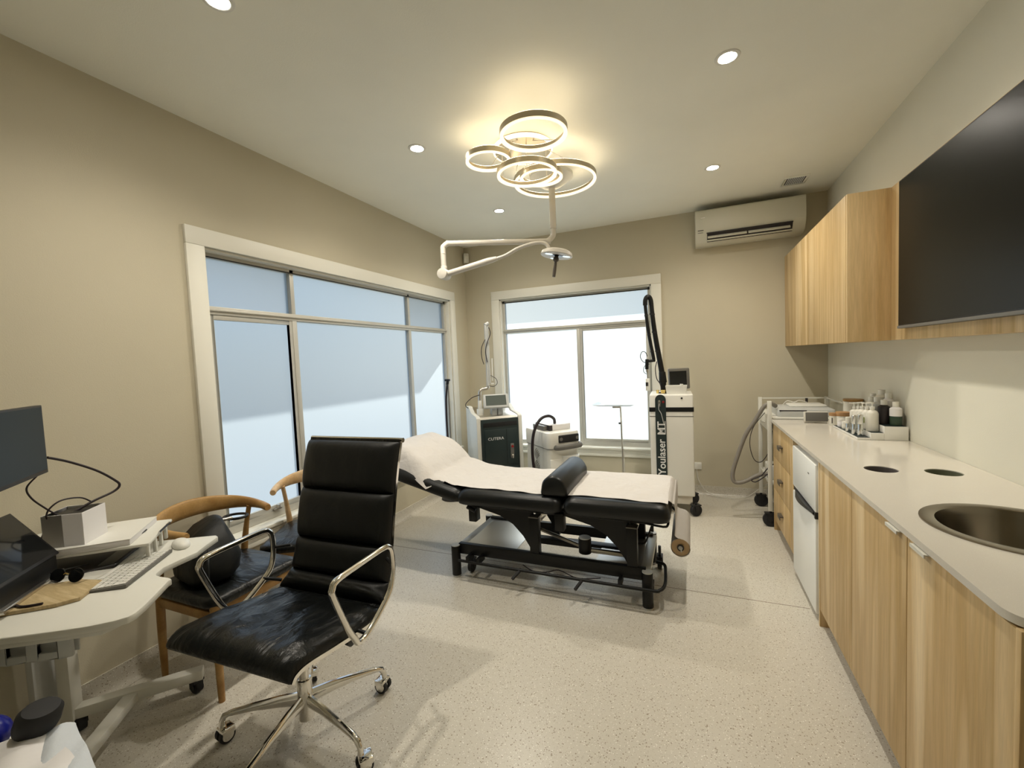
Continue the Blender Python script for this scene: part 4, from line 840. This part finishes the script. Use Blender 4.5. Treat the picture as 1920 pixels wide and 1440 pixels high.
def tall(x, y, h, m1, m2, lb, R_=.029, cap='white', ch=.03, z=None):
    return lathe_thing('toner_bottle', lb, 'bottle', x, y, lv[2], [('bottle', m1, [(0, 0), (R_*.96, 0), (R_, .004), (R_, h*.5), (R_*1.0, h*.5)]), ('label', m2, [(R_, h*.5), (R_*1.01, h*.5), (R_*1.01, h*.9), (R_*.5, h), (0, h)]), ('cap', cap, [(0, h), (R_*.55, h), (R_*.55, h+ch), (0, h+ch)])], 'tall bottles on the top tray step')
tall(1.125, 3.215, .110, 'green', 'book', 'green bottle with white band nearest on the top tray step', cap='cream')
tall(1.088, 3.275, .115, 'ltxt', 'ltxt', 'dark bottle with pale cap on the top tray step')
tall(1.128, 3.330, .150, 'cream', 'book', 'tall pale bottle behind the dark bottle')
tall(1.085, 3.370, .125, 'cream', 'lgrey', 'pale bottle with grey shoulder on the top step')
tall(1.128, 3.430, .165, 'cream', 'cream', 'tallest square-shouldered bottle with white cap on the top step', R_=.034)
tall(1.090, 3.480, .115, 'book', 'white', 'short white bottle farther along the top tray step')
tall(1.125, 3.560, .130, 'cream', 'cream', 'pale bottle at the far end of the top tray step')

# ---------------- office chair ----------------
CA = math.radians(2)
r = root('office_chair', 'black leather high-back office chair with chrome arms and five-star base', 'office chair', (-1.452, 1.195, 0), CA)
prof = [(-.304, .500), (-.283, .520), (-.23, .524), (-.10, .502), (.05, .480), (.14, .484), (.20, .515), (.235, .585), (.262, .70), (.295, .86), (.335, 1.02), (.372, 1.135)]
SP = spline([(0, a, b) for a, b in prof], 6)
def sl_pt(t):
    k = t*(len(SP)-1); i = min(int(k), len(SP)-2); return SP[i].lerp(SP[i+1], k-i)
HWd = .285
hw = lambda t: HWd - .030*max(0, min(1, (t-.42)/.25))
G().surf(lambda u, v: (hw(u)*(2*v-1), sl_pt(u).y, sl_pt(u).z), 66, 6, .006).done('sling', 'leather', r)
for s in (-1, 1):
    L = []
    for k in range(0, 67):
        p = sl_pt(k/66); w_ = s*(hw(k/66)-.004)
        q = sl_pt(min(1, (k+1)/66))-sl_pt(max(0, (k-1)/66)); n = V((0, -q.z, q.y)).normalized()
        L.append([V((w_, p.y, p.z))+n*(a*.007-.012)+V((b*.006, 0, 0)) for a, b in ((1, -1), (1, 1), (-1, 1), (-1, -1))])
    G().loops(L).done('side_rail', 'chrome', r)
G().cyl((-.264, .384, 1.130), (.264, .384, 1.130), .011).done('end_bar', 'chrome', r); G().cyl((-.25, -.292, .500), (.25, -.292, .500), .009).done('end_bar', 'chrome', r)
def pad_on(t0, t1, h, name, crease=False):
    g = G(); nu, nv = 22, 26
    for sg in (1, -1):
        gr = []
        for i in range(nu+1):
            a = math.sin((i/nu-.5)*PI); t = t0+(t1-t0)*(a+1)/2; p = sl_pt(t); q = sl_pt(min(1, t+.01))-sl_pt(max(0, t-.01)); n = V((0, -q.z, q.y)).normalized(); row = []
            for j in range(nv+1):
                b = math.sin((j/nv-.5)*PI); f = (max(0, 1-a**4)*max(0, 1-b**6))**.45
                z = h*f if sg > 0 else -.004*f
                if sg > 0:
                    z += f*.0022*math.sin(b*17+a*4)*math.cos(a*3)
                    if crease: z -= f*(.017*math.exp(-((b-.02-.18*a)/.055)**2) + .007*math.exp(-((b-.5+.3*a)/.05)**2)*math.exp(-((a+.1)/.5)**2)) ; z += f*(.006*math.sin(b*13+a*6+1.3*math.sin(a*5))+.004*math.sin(b*23-a*9))
                row.append(g.bm.verts.new(V((b*(hw(t)+.004), p.y, p.z))+n*(z+.003)))
            gr.append(row)
        for i in range(nu):
            for j in range(nv):
                q = (gr[i][j], gr[i+1][j], gr[i+1][j+1], gr[i][j+1]); g.bm.faces.new(q if sg > 0 else q[::-1])
    return g.done(name, 'leather' if crease else 'leatherb', r, ang=70)
pad_on(.012, .455, .052, 'seat_pad', True)
for a, b in ((.475, .600), (.600, .722), (.722, .845), (.845, .985)): pad_on(a, b, .050, 'back_pad')
for s in (-1, 1):
    x = s*.326
    pts = [(x, -.065, .505), (x, -.095, .56), (x, -.150, .70), (x, -.152, .728), (x, -.128, .748), (x, -.02, .752), (x, .11, .752), (x, .155, .742), (x, .172, .705), (x, .170, .63), (x, .145, .565), (x, .07, .512), (x, .0, .478), (x, -.045, .476)]
    am = G().tube(pts, .0115, 12, closed=True, sm=5).done('armrest', 'chrome', r)
    for q0_, q1_ in (((s*.268, .215, .66), (x, .172, .66)), ((s*.272, .16, .52), (x, .11, .545)), ((s*.275, .0, .487), (x, .0, .480))): G().cyl(q0_, q1_, .007).done('arm_bracket', 'blackm', am)
for a, z in ((.0, .0),):
    G().bb((-.26, -.06, .452), (.26, -.02, .468)).bb((-.26, .08, .445), (.26, .12, .461)).done('cross_stretcher', 'chrome', r, .003)
G().bb((-.075, -.11, .385), (.075, .12, .452)).done('tilt_mechanism', 'blackm', r, .012)
G().cyl((.07, .035, .415), (.20, .03, .415), .009).lathe([(.0, -.018), (.019, -.016), (.022, .012), (.0, .014)], (0, 0, 0), 18, Matrix.Translation((.215, .03, .415)) @ Matrix.Rotation(PI/2, 4, 'Y'), cap=False).done('tilt_knob', 'black', r)
G().cyl((.085, -.02, .395), (.14, -.025, .39), .032, n=26).done('tension_disc', 'chrome', r, .003)
G().cyl((0, 0, .07), (0, 0, .235), .029, .027, n=28).done('column_sleeve', 'chrome', r, .004); G().cyl((0, 0, .22), (0, 0, .40), .019).done('gas_lift', 'chrome', r)
for k in range(5):
    a = math.radians(-9.3+72*k-2); c, s = math.cos(a), math.sin(a); d_ = V((c, s, 0)); n_ = V((-s, c, 0))
    L = []
    for t, z, hz, hn in ((.018, .150, .030, .012), (.10, .147, .024, .013), (.20, .136, .016, .013), (.285, .122, .012, .012), (.312, .112, .013, .012), (.325, .090, .012, .011), (.328, .066, .012, .010)):
        p = d_*t+V((0, 0, z)); e = V((0, 0, 1)) if t < .30 else (V((0, 0, 1))*.5+d_*.87 if t < .32 else d_)
        L.append([p+e*hz*math.sin(q)+n_*hn*math.cos(q) for q in [2*PI*m/10 for m in range(10)]])
    lg = G().loops(L).done('leg', 'chrome', r)
    ca = a+1.1+k; cc, cs = math.cos(ca), math.sin(ca); w_ = V((-cs, cc, 0)); cpos = d_*.328+V((cc, cs, 0))*.010
    wh = G().cyl(cpos+w_*.024+V((0, 0, .030)), cpos+w_*.006+V((0, 0, .030)), .029, n=26).cyl(cpos-w_*.024+V((0, 0, .030)), cpos-w_*.006+V((0, 0, .030)), .029, n=26).done('caster', 'rubber', r, .003)
    G().cyl(cpos+w_*.0275+V((0, 0, .032)), cpos-w_*.0275+V((0, 0, .032)), .0225, n=26).box(cpos+V((cc*.004, cs*.004, .046)), (.050, .054, .026), rz=ca).done('caster_hood', 'chrome', wh, .006)

# ---------------- oak chairs ----------------
def oak_chair(name, label, x, y, rz, wd):
    r = root(name, label, 'chair', (x, y, 0), rz, 'oak armchairs with black seats beside the left window')
    # bent top rail ending in rounded arm tips
    rp_ = spline([(-.205, -.045, .728), (-.222, .03, .732), (-.225, .13, .736), (-.190, .225, .742), (-.10, .283, .752), (0, .300, .756), (.10, .283, .752), (.190, .225, .742), (.225, .13, .736), (.222, .03, .732), (.205, -.045, .728)], 6)
    L = []; n = len(rp_)
    for i, p in enumerate(rp_):
        t = (rp_[min(i+1, n-1)]-rp_[max(i-1, 0)]).normalized(); s = t.cross(V((0, 0, 1))).normalized(); u = i/(n-1); m_ = math.sin(u*PI)**2
        hh, ww = .019+.028*m_, .018-.003*m_
        if i in (0, n-1): hh *= .85; ww *= .85
        L.append([p+V((0, 0, 1))*hh*math.sin(q)*(1 if abs(math.sin(q)) < .99 else 1)+s*ww*math.cos(q) for q in [2*PI*k/14 for k in range(14)]])
    G().loops(L).done('top_rail', wd, r, ang=60)
    for s in (-1, 1):
        G().tube([(s*.205, .215, 0), (s*.208, .205, .22), (s*.212, .185, .44), (s*.215, .155, .60), (s*.216, .12, .722)], lambda t: .0125+.006*math.sin(min(1, t*1.25)*PI), 12).done('leg', wd, r)
        G().tube([(s*.215, -.215, 0), (s*.212, -.21, .22), (s*.205, -.20, .435)], lambda t: .013+.007*t, 12).done('leg', wd, r)
    G().beam((-.205, -.20, .40), (.205, -.20, .40), .022, .05).beam((-.205, .19, .40), (.205, .19, .40), .022, .05).beam((-.21, -.2, .385), (-.21, .19, .385), .022, .045).beam((.21, -.2, .385), (.21, .19, .385), .022, .045).done('seat_frame', wd, r, .006)
    G().loops([rr_loop(.46, .45, .06, .425), rr_loop(.475, .465, .06, .44), rr_loop(.47, .46, .06, .458), rr_loop(.42, .41, .06, .472), rr_loop(.25, .24, .06, .474)]).done('seat', 'leather', r, ang=60)
    return r
oak_chair('oak_armchair', 'oak armchair against the left wall holding a black handbag', -2.18, 1.405, PI/2, 'oak')
oak_chair('oak_armchair', 'paler oak armchair by the window, mostly hidden behind the black office chair', -2.195, 1.95, math.radians(28), 'oakl')

# handbag on the first chair
hb = root('handbag', 'slouchy black handbag with ring handle on the oak chair seat', 'handbag', (-2.225, 1.33, .475), -.25); hb.scale = (1.12, 1.05, 1.05)
L = []
for z, a, b, ox, oy in ((0, .13, .085, 0, 0), (.03, .155, .11, 0, 0), (.10, .16, .115, .0, 0), (.17, .135, .09, -.01, .01), (.225, .09, .055, -.02, .03), (.255, .05, .025, -.02, .05), (.262, .02, .01, -.02, .05)):
    L.append([V((ox+a*math.copysign(abs(math.cos(q))**.7, math.cos(q))*(1+.04*math.sin(5*q+z*30)), oy+b*math.copysign(abs(math.sin(q))**.7, math.sin(q))*(1+.05*math.cos(4*q+z*20)), z)) for q in [2*PI*k/36 for k in range(36)]])
G().loops(L).done('bag_body', 'sbag', hb, ang=70)
G().tube([(.085*math.cos(q)-.07, .045*math.sin(q)+.16, .215+.012*math.cos(q)) for q in [2*PI*k/14 for k in range(14)]], .0065, 10, closed=True, sm=3).done('ring_handle', 'black', hb)
G().cyl((-.01, .07, .235), (.0, .12, .235), .008).box((-.06, .02, .235), (.06, .012, .008), rz=.5).done('clasp', 'steel', hb)
G().tube([(.10, -.02, .17), (.17, -.05, .12), (.19, -.06, .02), (.20, -.06, -.12), (.195, -.03, -.16)], .006, 8).done('strap', 'sbag', hb)

# ---------------- desk ----------------
r = root('standing_desk', 'white height-adjustable desk with curved cut-out edge at the left', 'desk', (-2.1, .85, 0)); o = (-2.1, .85, 0)
out = [(-1.925, 1.198), (-1.900, 1.190), (-1.860, 1.115), (-1.822, 1.055), (-1.815, .990), (-1.806, .930), (-1.780, .893), (-1.765, .884), (-1.74, .882), (-1.700, .886), (-1.676, .884), (-1.672, .872), (-1.620, .81), (-1.575, .755), (-1.548, .715), (-1.545, .695), (-1.560, .668), (-1.60, .628), (-1.66, .585), (-1.78, .51), (-1.80, .34), (-2.05, .20), (-2.20, .22), (-2.50, .62), (-2.50, .86), (-2.20, 1.03)]
G().prism([(x-o[0], y-o[1]) for x, y in out], .741, .763).done('tabletop', 'wmetal', r, .004)
G().prism([(x-o[0], y-o[1]) for x, y in [(-1.60, .655), (-1.60, .70), (-1.64, .76), (-1.90, .62), (-2.02, .42), (-1.95, .42)]], .718, .741).done('under_tray', 'wmetal', r, .004)
g = G(); Mx = Matrix.Translation((-1.80+2.1, .585-.85, .693)) @ Matrix.Rotation(math.atan2(.095, .15), 4, 'Z')
for a, b, c_, d_ in ((-.10, -.07, -.05, .045), (-.022, .008, -.05, .045), (.06, .095, -.05, .045), (-.07, -.022, -.05, -.028), (.008, .06, -.05, -.028), (-.07, .06, .035, .045)): g.box(((a+b)/2, 0, (c_+d_)/2), (b-a, .012, d_-c_), Mx=Mx)
g.box((0, .02, 0), (.195, .006, .09), Mx=Mx); g.done('cable_box', 'lgrey', r, .003)
ud = V((.60, -.80, 0)); vd = V((.64, .77, 0)).normalized()
base = V((-2.405, .865, 0))
G().box(tuple(base-V(o)+V((0, 0, .37))), (.062, .045, .66), rz=math.atan2(-.8, .6)).done('column', 'wmetal', r, .005)
G().box(tuple(base-V(o)+V((-.045, -.055, .42))), (.13, .022, .56), rz=math.atan2(-.8, .6)).done('modesty_panel', 'lgrey', r, .003)
a = base+vd*-.03; b = base+vd*.45
G().beam(tuple(a-V(o)+V((0, 0, .085))), tuple(b-V(o)+V((0, 0, .085))), .05, .045).done('foot_beam', 'wmetal', r, .004)
c0 = base+vd*.20; c1 = c0+ud*.60
G().beam(tuple(c0-V(o)+V((0, 0, .082))), tuple(c1-V(o)+V((0, 0, .082))), .05, .038).done('cross_beam', 'wmetal', r, .004)
e = c1
G().beam(tuple(e-vd*.06-V(o)+V((0, 0, .085))), tuple(e+vd*.15-V(o)+V((0, 0, .085))), .05, .045).done('foot_beam', 'wmetal', r, .004)
for p in (b-vd*.03, base+vd*.02, e+vd*.12): caster(p.x-o[0], p.y-o[1], .031, r, lambda *q: tuple(q), stem=.012, wdt=.03, dual=True)
T = .7635
# monitor shelf
r = root('monitor_shelf', 'white shelf stand raised on legs at the back of the desk', 'monitor shelf', (-2.2, .85, T)); o = (-2.2, .85, T)
sh_ = [(-1.905, .940), (-2.120, 1.140), (-2.50, .86), (-2.50, .66), (-2.30, .60)]
G().prism([(x-o[0], y-o[1]) for x, y in sh_], .062, .074).done('shelf', 'wmetal', r, .004)
for (x, y) in ((-1.945, .955), (-1.995, 1.005), (-2.05, 1.055), (-2.11, 1.105), (-2.42, .74)): G().box((x-o[0], y-o[1], .031), (.012, .016, .062), rz=.78).done('leg', 'wmetal', r, .003)
S = T+.0745
# keyboard
kb = root('keyboard', 'slim white wireless keyboard near the desk edge', 'keyboard', (-1.893, .868, T+.001), math.atan2(.236, -.168)-PI); kb.scale = (1.0, 1.14, 1)
G().loops([[V((x, y, z)) for x, y, z in ((-.143, -.060, 0), (.143, -.060, 0), (.143, .060, 0), (-.143, .060, 0))], [V((x, y, z)) for x, y, z in ((-.143, -.060, .0045), (.143, -.060, .0045), (.143, .060, .012), (-.143, .060, .012))]]).done('keyboard_base', 'grey', kb, .002)
def kz(y): return .0045+(y+.06)/.12*.0075
g = G()
rows = [(-.0485, [.019]*4+[.108]+[.019]*4), (-.029, [.038]+[.017]*10+[.040]), (-.010, [.030]+[.017]*11+[.026]), (.009, [.024]+[.017]*12+[.018]), (.028, [.017]*13+[.026]), (.045, [.0175]*14)]
kk = 0
for y, ws in rows:
    tot = sum(ws); k_ = .272/tot; x = -.136
    for w_ in ws:
        w2 = w_*k_; g.box((x+w2/2, y, kz(y)+.0006), (w2-.003, .0155, .003), rx=.0625); x += w2
g.done('keys', 'white', kb)
# mouse
ms = root('mouse', 'white wireless mouse at the far corner of the desk', 'mouse', (-1.955, 1.075, T), math.radians(160))
G().loops([[V((a*math.cos(q)*.058, b*math.sin(q)*.031, z)) for q in [2*PI*k/28 for k in range(28)]] for z, a, b in ((0, .95, .95), (.006, 1, 1), (.014, .95, .93), (.021, .78, .75), (.025, .45, .42), (.0255, .1, .1))]).done('mouse_body', 'white', ms, ang=70)
# laptop with raised screen
lp = root('laptop', 'open laptop with dark maroon-tinted screen at the left edge', 'laptop', (-2.03, .70, T+.0125)); 
e0 = V((-2.088, .762, .855)); e1 = V((-1.870, .512, .855)); t0 = V((-2.235, .700, 1.005)); up_v = t0-e0; ex = e1-e0
n_ = ex.cross(up_v).normalized(); off = V(lp.location)
def panel(a0, a1, b0, b1, dn, th): 
    c = [e0+ex*a0+up_v*b0, e0+ex*a1+up_v*b0, e0+ex*a1+up_v*b1, e0+ex*a0+up_v*b1]
    return G().loops([[p+n_*dn-off for p in c], [p+n_*(dn+th)-off for p in c]])
if n_.x < 0: n_ = -n_
panel(0, 1.0, 0, 1.0, -.006, .006).done('lid', 'black', lp, .0025); panel(.03, .97, .05, .96, .0002, .0006).done('screen', 'screen', lp)
G().beam(e0-off+V((-.02, -.02, -.04)), e1-off+V((-.02, -.02, -.04)), .04, .07).done('stand', 'blackm', lp, .004)
G().prism([(-2.10+2.03, .775-.70), (-1.90+2.03, .56-.70), (-2.02+2.03, .44-.70), (-2.24+2.03, .68-.70)], .0, .014).done('laptop_base', 'steel', lp, .003)
# dark tablet folio
tb = root('tablet_folio', 'dark closed tablet folio lying between keyboard and shelf', 'tablet', (-2.13, .905, T))
G().prism([(-1.985+2.13, .865-.905), (-2.120+2.13, 1.020-.905), (-2.33+2.13, .865-.905), (-2.19+2.13, .71-.905)], 0, .010).done('folio', 'ltxt', tb, .003); tb.location.z = T+.0005
G().prism([(-2.0+2.13, .868-.905), (-2.118+2.13, 1.003-.905), (-2.16+2.13, .972-.905), (-2.04+2.13, .838-.905)], .0101, .0108).done('cover_flap', 'screen', tb)
# bamboo board
bb = tag(G().prism([(.122, .03), (.045, .12), (-.035, .10), (-.22, -.05), (-.16, -.22), (-.003, -.105), (.095, -.02)], 0, .012).done('bamboo_board', 'board', None, .002), 'bamboo lap board with wavy grain lying on the near end of the desk', 'board'); bb.location = (-1.93, .665, T+.0003)
sp_ = tag(G().tube([(-.05, -.025, 0), (-.02, -.028, 0.0), (.005, -.020, 0), (.035, .006, 0)], .0035, 6).done('glasses_cord', 'cable'), 'short dark cord lying on the bamboo board', 'cord'); sp_.location = (-1.900, .625, T+.0165)
# sunglasses
sg = root('sunglasses', 'black round-lens sunglasses on the desk beside the laptop', 'sunglasses', (-2.045, .765, T+.014), math.radians(20)); sg.location = (-1.985, .738, T+.013)
for s in (-1, 1): G().lathe([(0, 0), (.026, .0), (.027, .002), (.026, .004), (0, .006)], n=24, cap=False, Mx=Matrix.Translation((s*.033, 0, .022)) @ Matrix.Rotation(1.15, 4, 'X') @ Matrix.Diagonal((1, .86, 1, 1))).done('lens', 'screen', sg)
G().tube([(-.008, -.004, .028), (0, -.006, .033), (.008, -.004, .028)], .0018, 6).done('bridge', 'brass', sg)
for s in (-1, 1): G().tube([(s*.060, .0, .030), (s*.062, .05, .02), (s*.055, .12, .004)], .002, 6).done('temple', 'black', sg)
# book, box, pens on the shelf
bk = root('book', 'thick white paperback on the shelf stand under the white box', 'book', (-2.13, .885, S)); 
G().prism([(-1.955+2.13, .905-.885), (-2.145+2.13, 1.095-.885), (-2.32+2.13, .92-.885), (-2.13+2.13, .73-.885)], 0, .022).done('pages', 'book', bk, .002)
G().prism([(-1.953+2.13, .906-.885), (-2.144+2.13, 1.097-.885), (-2.322+2.13, .92-.885), (-2.13+2.13, .728-.885)], .022, .0235).done('cover', 'white', bk)
wb = root('white_box', 'open white cardboard box standing on the shelf stand with cable on top', 'box', (-2.150, .835, S+.0237), math.atan2(.8, -.58))
g = G(); g.bb((-.062, -.062, 0), (.062, -.059, .118)).bb((-.062, .059, 0), (.062, .062, .118)).bb((-.062, -.059, 0), (-.059, .059, .118)).bb((.059, -.059, 0), (.062, .059, .118)).bb((-.059, -.059, 0), (.059, .059, .003)); g.done('carton', 'book', wb)
G().bb((-.05, -.045, .06), (.045, .05, .112)).done('charger', 'black', wb, .006)
for i, (a, b, lb) in enumerate((((-1.985, .925), (-2.085, 1.035), 'navy ballpoint pen on the shelf stand nearest the edge'), ((-2.035, .96), (-2.15, 1.075), 'black pen on the shelf stand next to the white book'))):
    pn = root('pen', lb, 'pen', (a[0], a[1], S+.0045)); q = V((b[0]-a[0], b[1]-a[1], 0)); u = q.normalized()
    if i: pn.location = (a[0]+.06, a[1]+.052, S+.0045)
    G().cyl((0, 0, 0), tuple(u*.12), .0038, n=12).done('barrel', 'blackm', pn); G().cyl(tuple(-u*.014), (0, 0, 0), .0008, .0036, n=12).done('tip', 'steel', pn); G().box(tuple(u*.10+V((0, 0, .004))), (.004, .035, .002), rz=math.atan2(u.y, u.x)-PI/2).done('clip', 'chrome', pn)
# power adaptor + cables
pa = tag(G().box((0, 0, .03), (.035, .028, .06), rz=.4).done('power_adaptor', 'black', None, .005), 'black power adaptor standing beside the white box', 'adaptor'); pa.location = (-2.195, .755, S)
cb = root('monitor_cable', 'black cable arcing from the monitor into the white box', 'cable', (-2.10, .76, 1.18)); o = (-2.10, .76, 1.18)
G().tube([tuple(V(p)-V(o)) for p in [(-2.115, .765, 1.195), (-2.15, .835, 1.161), (-2.15, .91, 1.11), (-2.15, .965, 1.056), (-2.15, .979, 1.031), (-2.15, .956, 1.011), (-2.15, .885, .991), (-2.15, .80, .955)]], .0045, 8).done('cable', 'cable', cb)
cb = root('charger_cable', 'thin dark cable looping from the monitor round the adaptor', 'cable', (-2.15, .74, 1.1)); o = (-2.15, .74, 1.1)
G().tube([tuple(V(p)-V(o)) for p in [(-2.12, .735, 1.135), (-2.15, .718, 1.096), (-2.15, .728, 1.055), (-2.15, .763, 1.005), (-2.15, .791, .969), (-2.15, .776, .961), (-2.15, .760, .973), (-2.15, .768, 1.003), (-2.15, .803, 1.025), (-2.15, .855, 1.019), (-2.15, .885, .995)]], .0028, 8).tube([tuple(V(p)-V(o)) for p in [(-2.15, .76, .985), (-2.17, .76, .94), (-2.19, .757, .90)]], .0028, 6).done('cable', 'cable', cb)
# monitor
mo = root('computer_monitor', 'thin black computer monitor cropped by the left edge', 'monitor', (-1.93, .60, .84)); o = V((-1.93, .60, .84))
q0, q1 = V((-2.080, .752, 1.148)), V((-1.700, .425, 1.148)); ex = (q1-q0).normalized(); n_ = V((ex.y, -ex.x, 0)); n_ = n_ if n_.x > 0 else -n_; wdt = .52
def mp(a0, a1, z0, z1, d0, d1): return G().loops([[q0+ex*a+n_*d+V((0, 0, z-1.148))-o for a, z in ((a0, z0), (a1, z0), (a1, z1), (a0, z1))] for d in (d0, d1)])
mp(0, wdt, 1.148, 1.384, -.022, 0).done('casing', 'black', mo, .003); mp(.008, wdt-.008, 1.162, 1.378, .0, .0012).done('screen', 'glassy2', mo)
mc = q0+ex*.42-n_*.13; mc.z = T+.0005
G().cyl(mc-o+V((0, 0, .008)), mc-o+V((0, 0, .52)), .018).done('stand_pole', 'blackm', mo); G().box(mc-o+V((0, 0, .006)), (.16, .12, .01)).done('stand_base', 'blackm', mo, .004)
G().cyl(mc-o+V((0, 0, .48)), mc-o+n_*.11+V((0, 0, .48)), .03).done('mount', 'blackm', mo)

# ---------------- crate with bits, bottom left ----------------
cr = root('storage_crate', 'white storage crate at the bottom left corner of the room', 'crate', (-1.50, .275, 0))
g = G(); g.bb((-.40, -.25, 0), (.29, .18, .012))
for a in ((-.40, -.25, .012, .29, -.235, .605), (-.40, .165, .012, .29, .18, .605), (-.40, -.235, .012, -.385, .165, .605), (.275, -.235, .012, .29, .165, .605)): g.bb(a[:3], a[3:])
g.done('crate_body', 'wmetal', cr, .003); G().bb((-.38, -.23, .565), (.27, .16, .58)).done('tray_insert', 'white', cr)
CZ = .5805
bt = root('black_bottle', 'black squeeze bottle with wide black cap and pale band', 'bottle', (-1.462, .440, CZ)); bt.scale = (.95, .95, .70)
Mb = Matrix.Rotation(.28, 4, 'Y') @ Matrix.Rotation(-.1, 4, 'X')
G().lathe([(0, .004), (.030, .004), (.034, .02), (.034, .085), (.029, .10), (0, .10)], n=28, cap=False, Mx=Mb).done('bottle', 'black', bt)
G().lathe([(0, .10), (.031, .10), (.031, .118), (0, .118)], n=28, cap=False, Mx=Mb).done('band', 'cream', bt)
G().lathe([(0, .118), (.040, .118), (.043, .135), (.042, .175), (.034, .19), (0, .195)], n=28, cap=False, Mx=Mb).done('cap', 'rubber', bt)
bl = tag(G().lathe([(0, 0), (.03, .005), (.042, .03), (.040, .055), (.022, .075), (0, .08)], n=24, cap=False, Mx=Matrix.Rotation(.9, 4, 'Y')).done('blue_pouch', 'blue'), 'glossy dark blue round pack at the very left edge', 'pack'); bl.location = (-1.57, .406, CZ+.035)
for i, (x, y, z, a, ax_, lb, m_) in enumerate(((-1.306, .385, .0, -.10, .32, 'crumpled white paper packet on top at the bottom left', 'book'), (-1.256, .431, .0, -.22, .16, 'long folded white paper packet along the right of the pile', 'paperw'), (-1.423, .30, .0, .35, .2, 'white packet with purple print under the black bottle', 'book'))):
    def pf(u, v, i=i):
        return ((u-.5)*.36, (v-.5)*(.10 if i == 1 else .17), .030+.016*math.sin(v*PI)*(1+.3*math.sin(u*9+i))+.006*math.sin(u*14+v*7+i*2))
    pk = tag(G().surf(pf, 24, 12, .012).done('paper_packet', m_, None, ang=80), lb, 'packet', 'white packets in the crate'); pk.location = (x, y, CZ+(.0 if i else .01)+.02); pk.rotation_euler = (0, .06, a); pk.scale = (.85, .85, .85)
ab = root('clear_box', 'clear plastic organiser box at the left edge under the desk', 'box', (-1.72, .36, CZ))
g = G(); 
for a in ((-.09, -.06, 0, .09, .06, .004), (-.09, -.06, .004, .09, -.056, .12), (-.09, .056, .004, .09, .06, .12), (-.09, -.056, .004, -.086, .056, .12), (.086, -.056, .004, .09, .056, .12), (-.09, -.06, .12, .09, .06, .124)): g.bb(a[:3], a[3:])
g.done('box_shell', 'clear', ab)
